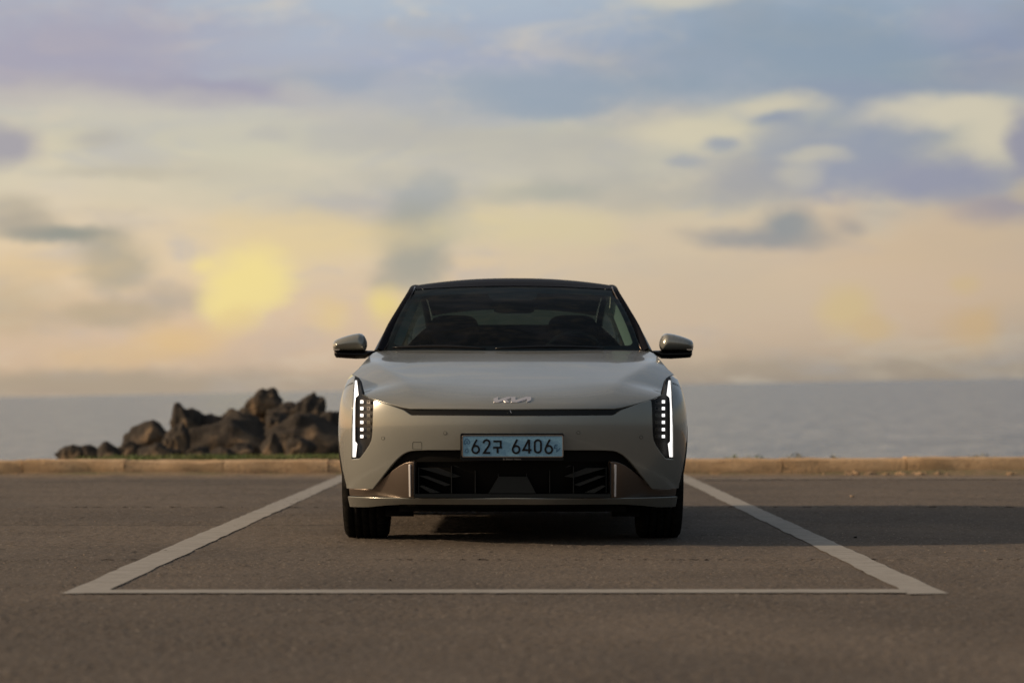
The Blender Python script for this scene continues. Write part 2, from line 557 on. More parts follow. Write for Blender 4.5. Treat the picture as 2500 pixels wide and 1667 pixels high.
def tag(o, label=None, cat=None, group=None, kind=None):
    if label: o['label'] = label
    if cat: o['category'] = cat
    if group: o['group'] = group
    if kind: o['kind'] = kind
    return o


def mesh_obj(name, verts, faces, mat, parent=None, smooth=True, normals=None):
    me = bpy.data.meshes.new(name)
    me.from_pydata([tuple(map(float, v)) for v in verts], [], [tuple(int(i) for i in f) for f in faces])
    me.materials.append(M[mat] if isinstance(mat, str) else mat)
    me.validate()
    if smooth:
        me.polygons.foreach_set('use_smooth', [True] * len(me.polygons))
    if normals is not None and len(normals) == len(me.vertices):
        me.normals_split_custom_set_from_vertices([tuple(map(float, n)) for n in normals])
    me.update()
    o = bpy.data.objects.new(name, me)
    COL.objects.link(o)
    o.parent = parent
    return o


def bm_obj(name, bm, mat, parent=None, smooth=False):
    me = bpy.data.meshes.new(name)
    bm.normal_update()
    bm.to_mesh(me)
    bm.free()
    me.materials.append(M[mat])
    if smooth:
        me.polygons.foreach_set('use_smooth', [True] * len(me.polygons))
    o = bpy.data.objects.new(name, me)
    COL.objects.link(o)
    o.parent = parent
    return o


def box(name, x0, x1, y0, y1, z0, z1, mat, parent=None, bevel=0.0, seg=2):
    bm = bmesh.new()
    bmesh.ops.create_cube(bm, size=1)
    bmesh.ops.scale(bm, vec=(x1 - x0, y1 - y0, z1 - z0), verts=bm.verts)
    bmesh.ops.translate(bm, vec=((x0 + x1) / 2, (y0 + y1) / 2, (z0 + z1) / 2), verts=bm.verts)
    if bevel:
        bmesh.ops.bevel(bm, geom=bm.edges[:], offset=bevel, segments=seg, affect='EDGES', profile=.5)
    return bm_obj(name, bm, mat, parent, smooth=bool(bevel))


def tube(pts, r, sides=8):
    pts = [Vector(p) for p in pts]
    V, F = [], []
    for i, p in enumerate(pts):
        t = (pts[min(i + 1, len(pts) - 1)] - pts[max(i - 1, 0)]).normalized()
        a = t.orthogonal().normalized()
        b = t.cross(a)
        rr = r[i] if isinstance(r, (list, tuple)) else r
        for k in range(sides):
            an = 2 * math.pi * k / sides
            V.append(p + a * rr * math.cos(an) + b * rr * math.sin(an))
    for i in range(len(pts) - 1):
        for k in range(sides):
            k2 = (k + 1) % sides
            F.append((i * sides + k, i * sides + k2, (i + 1) * sides + k2, (i + 1) * sides + k))
    F.append(tuple(range(sides))[::-1])
    F.append(tuple((len(pts) - 1) * sides + k for k in range(sides)))
    return V, F


def superell(cx, cy, cz, rx, ry, rz, e=0.5, nu=20, nv=12):
    V, F = [], []
    sg = lambda c: math.copysign(abs(c) ** e, c)
    for j in range(nv + 1):
        v = -math.pi / 2 + math.pi * j / nv
        for i in range(nu):
            u = 2 * math.pi * i / nu
            V.append((cx + rx * sg(math.cos(v)) * sg(math.cos(u)), cy + ry * sg(math.cos(v)) * sg(math.sin(u)), cz + rz * sg(math.sin(v))))
    for j in range(nv):
        for i in range(nu):
            i2 = (i + 1) % nu
            F.append((j * nu + i, j * nu + i2, (j + 1) * nu + i2, (j + 1) * nu + i))
    return V, F


# --- panels: a 2-D outline (with holes), triangulated and laid on a smooth surface, with a rolled edge
def resample(poly, step):
    poly = np.asarray(poly, float)
    out = []
    n = len(poly)
    for i in range(n):
        a, b = poly[i], poly[(i + 1) % n]
        k = max(1, int(math.ceil(np.linalg.norm(b - a) / step)))
        for j in range(k):
            out.append(a + (b - a) * j / k)
    return np.array(out)


def area2(p):
    x, y = p[:, 0], p[:, 1]
    return 0.5 * np.sum(x * np.roll(y, -1) - y * np.roll(x, -1))


def inside(pts, poly):
    x, y = pts[:, 0][:, None], pts[:, 1][:, None]
    x0, y0 = poly[:, 0][None], poly[:, 1][None]
    x1, y1 = np.roll(poly[:, 0], -1)[None], np.roll(poly[:, 1], -1)[None]
    cond = (y0 > y) != (y1 > y)
    with np.errstate(divide='ignore', invalid='ignore'):
        xi = (x1 - x0) * (y - y0) / (y1 - y0) + x0
    return (np.sum(cond & (x < xi), axis=1) % 2) == 1


def seg_dist(pts, poly):
    a = poly
    b = np.roll(poly, -1, axis=0)
    d = b - a
    L2 = np.maximum((d ** 2).sum(1), 1e-18)
    res = np.full(len(pts), 1e9)
    for s in range(0, len(pts), 2000):
        p = pts[s:s + 2000]
        t = np.clip(((p[:, None] - a[None]) * d[None]).sum(2) / L2[None], 0, 1)
        c = a[None] + t[..., None] * d[None]
        res[s:s + 2000] = np.sqrt(((p[:, None] - c) ** 2).sum(2)).min(1)
    return res


def panel(name, loops, mapf, mat, parent, spacing, skirt=((.002, .0012), (.003, .004), (.003, .03)), nrmf=None, flip_to=None, extra=None):
    """loops: domain outlines, first outer then holes. mapf(N,2)->(N,3). skirt: (outward, down) rings."""
    L = []
    for i, lp in enumerate(loops):
        lp = np.asarray(lp, float)
        ccw = area2(lp) > 0
        if (i == 0) != ccw:
            lp = lp[::-1]
        L.append(lp)
    lo, hi = L[0].min(0), L[0].max(0)
    gx = np.arange(lo[0] + spacing[0] * .5, hi[0], spacing[0])
    gy = np.arange(lo[1] + spacing[1] * .5, hi[1], spacing[1])
    g = np.array([(x + (0 if j % 2 else spacing[0] * .5), y) for j, y in enumerate(gy) for x in gx]) if len(gx) and len(gy) else np.zeros((0, 2))
    if len(g):
        m = inside(g, L[0])
        for h in L[1:]:
            m &= ~inside(g, h)
        g = g[m]
    sc = np.array(spacing)
    if len(g):
        d = np.min([seg_dist(g / sc, l / sc) for l in L], axis=0)
        g = g[d > .38]
    if extra is not None:
        g = np.vstack([g, extra])
    vs, ed = [], []
    for l in L:
        o = len(vs)
        vs += [tuple(p) for p in l]
        ed += [(o + i, o + (i + 1) % len(l)) for i in range(len(l))]
    vs += [tuple(p) for p in g]
    S = np.array([1 / sc[0], 1 / sc[1]])
    r = delaunay_2d_cdt([Vector((v[0] * S[0], v[1] * S[1])) for v in vs], ed, [], 0, 1e-6)
    co = np.array([(v[0], v[1]) for v in r[0]]) / S
    tri = np.array([f for f in r[2] if len(f) == 3])
    cen = co[tri].mean(1)
    ok = inside(cen, L[0])
    for h in L[1:]:
        ok &= ~inside(cen, h)
    tri = tri[ok]
    P = mapf(co)
    Nn = normals_of(co, mapf, spacing) if nrmf is None else nrmf(co)
    if flip_to is not None:
        s = np.sign((Nn * flip_to(P)).sum(1))
        s[s == 0] = 1
        Nn = Nn * s[:, None]
    # face orientation to agree with the normals
    fa, fb, fc = P[tri[:, 0]], P[tri[:, 1]], P[tri[:, 2]]
    fn = np.cross(fb - fa, fc - fa)
    fl = (fn * Nn[tri[:, 0]]).sum(1) < 0
    tri[fl] = tri[fl][:, ::-1]
    V = [P]
    NN = [Nn]
    F = [tuple(t) for t in tri]
    base = len(P)
    if skirt:
        for l in L:
            n = len(l)
            t2 = np.roll(l, -1, 0) - np.roll(l, 1, 0)
            o2 = np.stack([t2[:, 1], -t2[:, 0]], 1)
            o2 /= np.maximum(np.linalg.norm(o2 * S, axis=1), 1e-12)[:, None]
            p0 = mapf(l)
            T = np.roll(p0, -1, 0) - np.roll(p0, 1, 0)
            T /= np.maximum(np.linalg.norm(T, axis=1), 1e-12)[:, None]
            nn = normals_of(l, mapf, spacing) if nrmf is None else nrmf(l)
            if flip_to is not None:
                s = np.sign((nn * flip_to(p0)).sum(1)); s[s == 0] = 1
                nn = nn * s[:, None]
            O = np.cross(T, nn)
            O /= np.maximum(np.linalg.norm(O, axis=1), 1e-12)[:, None]
            ref = mapf(l + o2 * .02) - p0
            sg = np.sign(np.sum((O * ref).sum(1)))
            O *= sg if sg else 1
            rings = [(0, 0)] + list(skirt)
            for k, (e, dn) in enumerate(rings):
                V.append(p0 + O * e - nn * dn)
                if k == 0:
                    q = nn
                elif k == 1 and len(rings) > 2:
                    q = (nn + O) / math.sqrt(2)
                else:
                    q = O
                NN.append(q)
                if k:
                    a, b = base + (k - 1) * n, base + k * n
                    for i in range(n):
                        j = (i + 1) % n
                        F.append((a + i, b + i, b + j, a + j))
            base += n * len(rings)
    V = np.vstack(V)
    NN = np.vstack(NN)
    # consistent winding with normals for the skirt
    F2 = []
    for f in F:
        p = V[list(f[:3])]
        nv = np.cross(p[1] - p[0], p[2] - p[0])
        if len(f) == 4 and np.linalg.norm(nv) < 1e-14:
            p = V[[f[0], f[2], f[3]]]
            nv = np.cross(p[1] - p[0], p[2] - p[0])
        F2.append(f if np.dot(nv, NN[list(f)].mean(0)) >= 0 else tuple(reversed(f)))
    return mesh_obj(name, V, F2, mat, parent, True, NN)


def normals_of(co, mapf, spacing):
    ea, eb = spacing[0] * .05, spacing[1] * .05
    da = mapf(co + np.array([ea, 0])) - mapf(co - np.array([ea, 0]))
    db = mapf(co + np.array([0, eb])) - mapf(co - np.array([0, eb]))
    n = np.cross(da, db)
    return n / np.maximum(np.linalg.norm(n, axis=1), 1e-15)[:, None]


def spline(tab):
    """monotone cubic through a table, linear beyond it"""
    tab = np.array(sorted(tab), float)
    x, y = tab[:, 0], tab[:, 1]
    h = np.diff(x)
    d = np.diff(y) / h
    m = np.zeros(len(x))
    m[0], m[-1] = d[0], d[-1]
    for i in range(1, len(x) - 1):
        m[i] = 0 if d[i - 1] * d[i] <= 0 else 3 * (h[i - 1] + h[i]) / ((2 * h[i] + h[i - 1]) / d[i - 1] + (h[i] + 2 * h[i - 1]) / d[i])

    def f(q):
        q = np.asarray(q, float)
        i = np.clip(np.searchsorted(x, q) - 1, 0, len(x) - 2)
        t = (q - x[i]) / h[i]
        tc = np.clip(t, 0, 1)
        r = (2 * tc ** 3 - 3 * tc ** 2 + 1) * y[i] + (tc ** 3 - 2 * tc ** 2 + tc) * h[i] * m[i] + (-2 * tc ** 3 + 3 * tc ** 2) * y[i + 1] + (tc ** 3 - tc ** 2) * h[i] * m[i + 1]
        r = r + np.where(t < 0, t * h[i] * m[i], 0) + np.where(t > 1, (t - 1) * h[i] * m[i + 1], 0)
        return r
    return f


def sstep(a, b, x):
    t = np.clip((x - a) / (b - a), 0, 1)
    return t * t * (3 - 2 * t)


# ------------------------------------------------------------------ the setting
def ground_pt(px, py):
    d = CAMH * FPX / (py - HOR)
    return ((px - 1250) * d / FPX, d - DIST)


def asphalt_sheet(name, x0, x1, y0, y1, sp, amp):
    nx, ny = int((x1 - x0) / sp) + 1, int((y1 - y0) / sp) + 1
    xs, ys = np.linspace(x0, x1, nx), np.linspace(y0, y1, ny)
    X, Y = np.meshgrid(xs, ys)
    X = X + rng.uniform(-.35, .35, X.shape) * sp
    Y = Y + rng.uniform(-.35, .35, Y.shape) * sp
    Z = rng.random(X.shape) ** 1.3
    Z = (Z + .5 * np.roll(Z, 1, 0) + .5 * np.roll(Z, 1, 1)) / 2.0
    patch = rng.random((ny // 24 + 3, nx // 24 + 3))
    pi = np.clip(np.arange(ny) / 24, 0, ny // 24 + 1)
    pj = np.clip(np.arange(nx) / 24, 0, nx // 24 + 1)
    i0, j0 = pi.astype(int), pj.astype(int)
    fi, fj = (pi - i0)[:, None], (pj - j0)[None]
    big = (patch[i0][:, j0] * (1 - fi) * (1 - fj) + patch[i0 + 1][:, j0] * fi * (1 - fj) + patch[i0][:, j0 + 1] * (1 - fi) * fj + patch[i0 + 1][:, j0 + 1] * fi * fj)
    Z = amp * Z * (.55 + .6 * big)
    co = np.stack([X, Y, Z], -1).reshape(-1, 3).astype(np.float32)
    a = (np.arange(ny - 1)[:, None] * nx + np.arange(nx - 1)[None]).reshape(-1)
    quad = np.stack([a, a + 1, a + nx + 1, a + nx], 1).astype(np.int32)
    me = bpy.data.meshes.new(name)
    me.vertices.add(len(co))
    me.vertices.foreach_set('co', co.ravel())
    me.loops.add(quad.size)
    me.loops.foreach_set('vertex_index', quad.ravel())
    me.polygons.add(len(quad))
    me.polygons.foreach_set('loop_start', np.arange(0, quad.size, 4, dtype=np.int32))
    me.polygons.foreach_set('use_smooth', np.ones(len(quad), dtype=bool))
    me.materials.append(M['asphalt'])
    me.update(calc_edges=True)
    o = bpy.data.objects.new(name, me)
    COL.objects.link(o)
    o['kind'] = 'structure'


asphalt_sheet('asphalt_surface', -2.9, 2.9, -7.2, -1.0, .0095, .0075)
asphalt_sheet('asphalt_surface', -4.1, 4.1, -1.0, 4.6, .0135, .0088)
asphalt_sheet('asphalt_surface', -5.8, 5.8, 4.6, 12.25, .023, .0105)
mesh_obj('asphalt_ground', [(-160, -260, -.003), (160, -260, -.003), (160, 12.34, -.003), (-160, 12.34, -.003)], [(0, 1, 2, 3)], 'asphalt', None, False)['kind'] = 'structure'


def strip(name, left, right, z, mat, jit=.004):
    """a painted line between two polylines, with slightly ragged edges"""
    V, F = [], []
    n = 90
    def along(pl, t):
        pl = np.array(pl, float)
        s = np.concatenate([[0], np.cumsum(np.linalg.norm(np.diff(pl, axis=0), axis=1))])
        return np.array([np.interp(t * s[-1], s, pl[:, 0]), np.interp(t * s[-1], s, pl[:, 1])])
    for i in range(n + 1):
        a, b = along(left, i / n), along(right, i / n)
        d = (b - a) / max(np.linalg.norm(b - a), 1e-6)
        a = a + d * random.gauss(0, jit)
        b = b + d * random.gauss(0, jit)
        V += [(a[0], a[1], z), (b[0], b[1], z)]
        if i:
            k = 2 * i
            F.append((k - 2, k - 1, k + 1, k))
    return mesh_obj(name, V, F, mat, None, False)


g = ground_pt
ll = strip('parking_line', [g(151, 1452.5), g(459, 1317), g(832, 1160.5), g(862, 1148.5)], [g(250, 1451.5), g(545, 1312), g(832, 1178.5), g(898, 1148.5)], .0072, 'line')
rl = strip('parking_line', [g(2216, 1453.5), g(1940, 1312), g(1671, 1178.5), g(1612, 1150)], [g(2314, 1452.5), g(1990, 1305), g(1671, 1159), g(1652, 1150)], .0072, 'line')
fl_ = strip('parking_line', [g(246, 1443.5), g(2206, 1442)], [g(205, 1451.8), g(2218, 1450.8)], .0079, 'line', .003)
br = strip('parking_line', [g(1716, 1170.5), g(2100, 1168.5), g(2640, 1168.5)], [g(1716, 1172.8), g(2100, 1171), g(2640, 1171)], .010, 'faded_line', .01)
for o in (ll, rl, fl_, br):
    o['kind'] = 'structure'


def land():
    xs = np.concatenate([np.linspace(-150, -14, 10), np.linspace(-13, 13, 60), np.linspace(14, 150, 10)])
    ys = np.concatenate([np.linspace(12.44, 16, 20), np.linspace(16.5, 40, 24)])
    V, F = [], []
    prof = spline([(12.4, .115), (12.9, .112), (13.3, .085), (14.0, .0), (16, -.35), (20, -1.0), (26, -2.0), (40, -4.5)])
    for y in ys:
        for x in xs:
            z = float(prof(y)) + .03 * math.sin(x * 1.7 + y) * math.cos(y * 2.1 - x * .6) + random.gauss(0, .006)
            V.append((x, y, z))
    nx = len(xs)
    for j in range(len(ys) - 1):
        for i in range(nx - 1):
            F.append((j * nx + i, j * nx + i + 1, (j + 1) * nx + i + 1, (j + 1) * nx + i))
    o = mesh_obj('shore_ground', V, F, 'land')
    o['kind'] = 'structure'


land()


def sea():
    V, F = [], []
    ys = np.concatenate([np.linspace(20, 100, 20), np.geomspace(110, 45000, 50)])
    n = 24
    for y in ys:
        w = 40 + (y - 20) * 1.3
        for i in range(n + 1):
            x = -w + 2 * w * i / n
            V.append((x, y, CAMH - 2.15 + SEA_TY * (y + DIST) + SEA_TX * x))
    for j in range(len(ys) - 1):
        for i in range(n):
            a = j * (n + 1) + i
            F.append((a, a + 1, a + n + 2, a + n + 1))
    o = mesh_obj('sea', V, F, 'sea', None, True)
    o['kind'] = 'structure'


sea()

# ------------------------------------------------------------------ the car: shape functions (car space: nose at y = 0)
CAR = empty('parked_car', (.002, 0, 0), -.003)
tag(CAR, 'grey beige electric sedan with black roof, glowing vertical headlights and blue number plate', 'car')
PW, AF = 2.05, 0.62
w_of = spline([(.0, .915), (.175, .925), (.28, .936), (.40, .945), (.60, .946), (.70, .941), (.772, .931), (.835, .917), (.90, .893), (.96, .858), (1.0, .832), (1.04, .802), (1.10, .77)])


def prof(z):
    return .62 * (z - .633) ** 2 + 5.5 * np.maximum(0, z - .745) ** 2


def F_front(x, z):
    w = w_of(z)
    r = np.clip(np.abs(x) / w, 0, .9995)
    return prof(z) + AF * (1 - (1 - r ** PW) ** (1 / PW))


def th_of(x, z):
    r = np.clip(np.abs(x) / w_of(z), 0, 1)
    return np.sign(x) * np.arcsin(r ** (PW / 2))


def S_front(co, off=0.0):
    th, z = co[:, 0], co[:, 1]
    s, c = np.abs(np.sin(th)), np.abs(np.cos(th))
    w = w_of(z)
    x = np.sign(th) * w * s ** (2 / PW)
    y = prof(z) + AF * (1 - c ** (2 / PW))
    p = np.stack([x, y, z], 1)
    return p if off == 0.0 else p - N_at(p) * off


def N_at(p):
    def phi(x, y, z):
        q = np.clip(1 - (y - prof(z)) / AF, 0, 2)
        return (np.abs(x) / w_of(z)) ** PW + q ** PW
    e = 1e-4
    x, y, z = p.T
    n = np.stack([phi(x + e, y, z) - phi(x - e, y, z), phi(x, y + e, z) - phi(x, y - e, z), phi(x, y, z + e) - phi(x, y, z - e)], 1)
    return n / np.maximum(np.linalg.norm(n, axis=1), 1e-15)[:, None]


def N_front(co):
    return N_at(S_front(co))


def ray(u, py, y):
    d = DIST + y
    return u * d / FPX, CAMH + (HOR - py) * d / FPX


def front_px(uv, off=0.0):
    """photo offsets (u from the car's centre, row) -> (theta, z) on the front skin, or on a skin OFF deeper"""
    uv = np.asarray(uv, float)
    want = uv.copy()
    for rep_ in range(1 if off == 0 else 5):
        y = np.zeros(len(uv))
        for _ in range(60):
            x, z = ray(uv[:, 0], uv[:, 1], y)
            y = .6 * y + .4 * F_front(x, z)
        x, z = ray(uv[:, 0], uv[:, 1], y)
        co = np.stack([th_of(x, z), z], 1)
        if off:
            p = S_front(co, off)
            d = DIST + p[:, 1]
            uv = uv + (want - np.stack([p[:, 0] * FPX / d, HOR - (p[:, 2] - CAMH) * FPX / d], 1))
    return co


zc = spline([(-.20, .50), (-.04, .655), (0.0, .716), (.025, .739), (.06, .758), (.12, .783), (.25, .822), (.45, .869), (.70, .923), (.95, .974), (1.15, 1.014), (1.27, 1.038), (1.6, 1.09)])


def G_hood(x, y):
    ax = np.abs(x)
    r = np.clip(ax / .95, 0, .995)
    plan = .62 * (1 - (1 - r ** 2.05) ** (1 / 2.05))
    fade = 1 - .78 * sstep(.10, .42, y)
    z = zc(y - plan * fade)
    # shoulders fall outside the two creases that run back to the screen corners
    xc = .515 + .30 * sstep(.10, 1.25, y)
    t = (ax - xc) / .009
    sp = .009 * np.where(t > 30, t, np.log1p(np.exp(np.minimum(t, 30))))
    z = z - sp * .31 * sstep(.10, .55, y) * (1 - .3 * sstep(.9, 1.3, y))
    z = z - .020 * (ax / .8) ** 2 * sstep(.9, 1.35, y)
    z = z + .010 * sstep(.50, .86, ax) * sstep(.12, .40, y) * (1 - sstep(.6, 1.2, y))
    # the rear lip kicks up a little in the middle
    return z


def hood_px(uv):
    """photo offsets -> (x, y) on the bonnet, by walking along each sight line"""
    uv = np.asarray(uv, float)
    ys = np.linspace(-.15, 1.9, 800)
    out = np.zeros((len(uv), 2))
    for i, (u, py) in enumerate(uv):
        x, z = ray(u, py, ys)
        d = G_hood(x, ys) - z
        k = np.where((d[:-1] < 0) & (d[1:] >= 0))[0]
        if len(k):
            j = k[0]
            t = -d[j] / (d[j + 1] - d[j])
            y = ys[j] + t * (ys[j + 1] - ys[j])
        else:
            y = ys[np.argmin(np.abs(d))]
        out[i] = (ray(u, py, y)[0], y)
    return out


def S_hood(co):
    return np.stack([co[:, 0], co[:, 1], G_hood(co[:, 0], co[:, 1])], 1)


def mir(half):
    """right half outline from the centre line out and back -> full closed outline"""
    half = [tuple(p) for p in half]
    left = [(-u, v) for u, v in reversed(half) if abs(u) > 1e-9]
    return half + left


UP = lambda P: np.tile([0, -.2, 1.0], (len(P), 1))
FWD = lambda P: np.tile([0, -1.0, 0.0], (len(P), 1))

# ---- bonnet
hood_half = [(0, 997.5), (249, 996), (268, 993), (307, 983), (342, 972.5), (366, 962), (369, 948), (373, 929), (376, 921), (382, 917), (391.5, 913), (375, 899), (357, 878), (346, 867), (337, 859.5), (326, 857.2), (312, 856), (250, 855), (120, 853.8), (0, 853.2)]
hood_loop_px = resample(mir(hood_half), 5)
hood_loop = hood_px(hood_loop_px)
hood = panel('bonnet', [hood_loop], S_hood, 'paint', CAR, (.030, .026), ((.0020, .001), (.003, .003), (.003, .007)), flip_to=UP)
side_px = resample([(391.5, 913), (375, 899), (357, 878), (346, 867), (337, 859.5)], 3)
side_px = side_px[:np.argmin(np.abs(side_px[:, 1] - 859.5) + np.abs(side_px[:, 0] - 337)) + 1]
he = hood_px(side_px)
he3 = S_hood(he)
o_ = np.argsort(he3[:, 1])
he3 = he3[o_]
TIP_Y = he3[0, 1]
print('hood tip', he3[0], 'rear corner', he3[-1], 'front centre', S_hood(hood_px([(0, 997.5)])), 'knee', S_hood(hood_px([(366, 962)])))

# ---- front fascia
SEAM = math.radians(66)
strip_low = [(0, 1017.5), (246, 1015.5), (253, 1012), (260, 1007), (267, 1002.5), (307, 988), (338, 977.5)]
lamp_in = [(338, 977.5), (340, 1000), (341, 1038), (342, 1062), (344.5, 1076), (350, 1088), (361, 1104.5), (372, 1119), (376, 1121.5), (394, 1122.3)]
intake = [(343, 1192.5), (318, 1161), (300, 1138), (287, 1123.5), (277, 1114), (268, 1107), (257, 1101.5), (247, 1099), (235, 1098), (205, 1097.3), (0, 1097)]


def fascia_loop():
    top = front_px(resample(strip_low + lamp_in[1:], 4)[:-1])
    # resample closes the loop; drop the closing run
    n_open = 0
    pts = []
    pl = strip_low + lamp_in[1:]
    for a, b in zip(pl[:-1], pl[1:]):
        k = max(1, int(math.hypot(b[0] - a[0], b[1] - a[1]) / 4))
        pts += [(a[0] + (b[0] - a[0]) * j / k, a[1] + (b[1] - a[1]) * j / k) for j in range(k)]
    pts.append(pl[-1])
    top = [tuple(p) for p in front_px(pts)]
    zb = top[-1][1]
    zl = front_px([(415, 1190)])[0][1]
    seam = [(SEAM, z) for z in np.linspace(zb, zl, 14)]
    low = []
    pl = intake
    for a, b in zip(pl[:-1], pl[1:]):
        k = max(1, int(math.hypot(b[0] - a[0], b[1] - a[1]) / 4))
        low += [(a[0] + (b[0] - a[0]) * j / k, a[1] + (b[1] - a[1]) * j / k) for j in range(k)]
    low.append(pl[-1])
    low = [tuple(p) for p in front_px(low)]
    return top + seam + low, zl


f_half, Z_BUMP_LOW = fascia_loop()
fascia = panel('front_bumper', [np.array(mir(f_half))], S_front, 'paint', CAR, (.05, .022), ((.0035, .002), (.006, .008), (.006, .028)), nrmf=N_front)

# dark shell behind every gap of the nose
f_all = [(0, .735), (.5, .735), (1.0, .78), (1.10, .80), (1.12, .60), (1.12, .20), (0, .20)]
panel('nose_backing', [resample(mir(f_all), .06)], lambda co: S_front(co, .055), 'matte_black', CAR, (.10, .05), None, nrmf=N_front)

# ---- black nose strip between bonnet and bumper
ns_half = [(0, 993), (250, 991.5), (268, 988.5), (308, 979), (337, 970), (339, 979), (307, 991), (267, 1006), (256, 1014), (246, 1020), (0, 1022)]
panel('nose_strip', [front_px(resample(mir(ns_half), 5), .016)], lambda co: S_front(co, .016), 'gloss_black', CAR, (.06, .02), None, nrmf=N_front)
cam_loop = front_px([(-5 + 7 * math.cos(a), 1005 + 7 * math.sin(a)) for a in np.linspace(0, 2 * math.pi, 16, endpoint=False)])
fc = panel('front_camera', [cam_loop], lambda co: S_front(co, .010), 'gloss_black', CAR, (.02, .01), ((.001, .001), (.001, .01)), nrmf=N_front)
cl = front_px([(-7, 1000.5), (-5.4, 1000), (-2.2, 1007.5), (-3.4, 1008)])
panel('lens', [cl], lambda co: S_front(co, .008), 'chrome', fc, (.02, .01), None, nrmf=N_front)

# ---- side skin (y, z) -> x
LEN = 4.73
AR = .55


def X_side(y, z):
    w = w_of(z)
    q = np.clip((y - prof(z)) / AF, 0.02, 1)
    x = w * (1 - (1 - q) ** PW) ** (1 / PW)
    qr = np.clip((LEN - .25 * (z - .6) ** 2 - y) / AR, 0.02, 1)
    x = x * (1 - (1 - qr) ** PW) ** (1 / PW)
    yc = np.clip(y, TIP_Y, None)
    zt = np.interp(yc, he3[:, 1], he3[:, 2])
    xh = np.interp(yc, he3[:, 1], he3[:, 0]) + .004
    q0 = np.clip((yc - prof(zt)) / AF, 0.02, 1)
    x0 = w_of(zt) * (1 - (1 - q0) ** PW) ** (1 / PW)
    dl = (xh - x0) * sstep(TIP_Y - .12, TIP_Y, y) * (1 - sstep(he3[-1, 1] - .25, he3[-1, 1], y))
    return x + dl * (1 - sstep(0, .13, zt - z))


def belt(y):
    return np.interp(y, list(he3[:, 1]) + [1.75, 3.6, 4.3], list(he3[:, 2] - .004) + [1.036, 1.045, 1.03])


ARCH_R, ARCH_Z, FW, RW = .378, .335, .87, 3.69


def arch(yc, a0, a1, n=20, r=ARCH_R):
    return [(yc + r * math.cos(a), ARCH_Z + r * math.sin(a)) for a in np.linspace(a0, a1, n)]


def side_map(sg):
    def f(co):
        return np.stack([sg * X_side(co[:, 0], co[:, 1]), co[:, 0], co[:, 1]], 1)
    return f


lamp_out_px = [(394, 1122.3), (393.7, 1090), (393.5, 1047), (392, 1000), (390, 960), (388, 935), (386.5, 918.5)]
lo_dom = front_px(lamp_out_px)
lo3 = S_front(lo_dom)
zt0 = S_front(np.array([[SEAM, lo_dom[0, 1]]]))[0]
front_edge = [(S_front(np.array([[SEAM, z]]))[0][1], z) for z in np.linspace(Z_BUMP_LOW, lo_dom[0, 1], 12)]
front_edge += [(p[1], p[2]) for p in lo3]
print('lamp outer', lo3[0], lo3[-1])
low_f = math.asin((Z_BUMP_LOW - ARCH_Z) / ARCH_R)
y_arch_front = FW - ARCH_R * math.cos(low_f)


def lin_pts(a, b, n):
    return [(a[0] + (b[0] - a[0]) * i / n, a[1] + (b[1] - a[1]) * i / n) for i in range(n)]


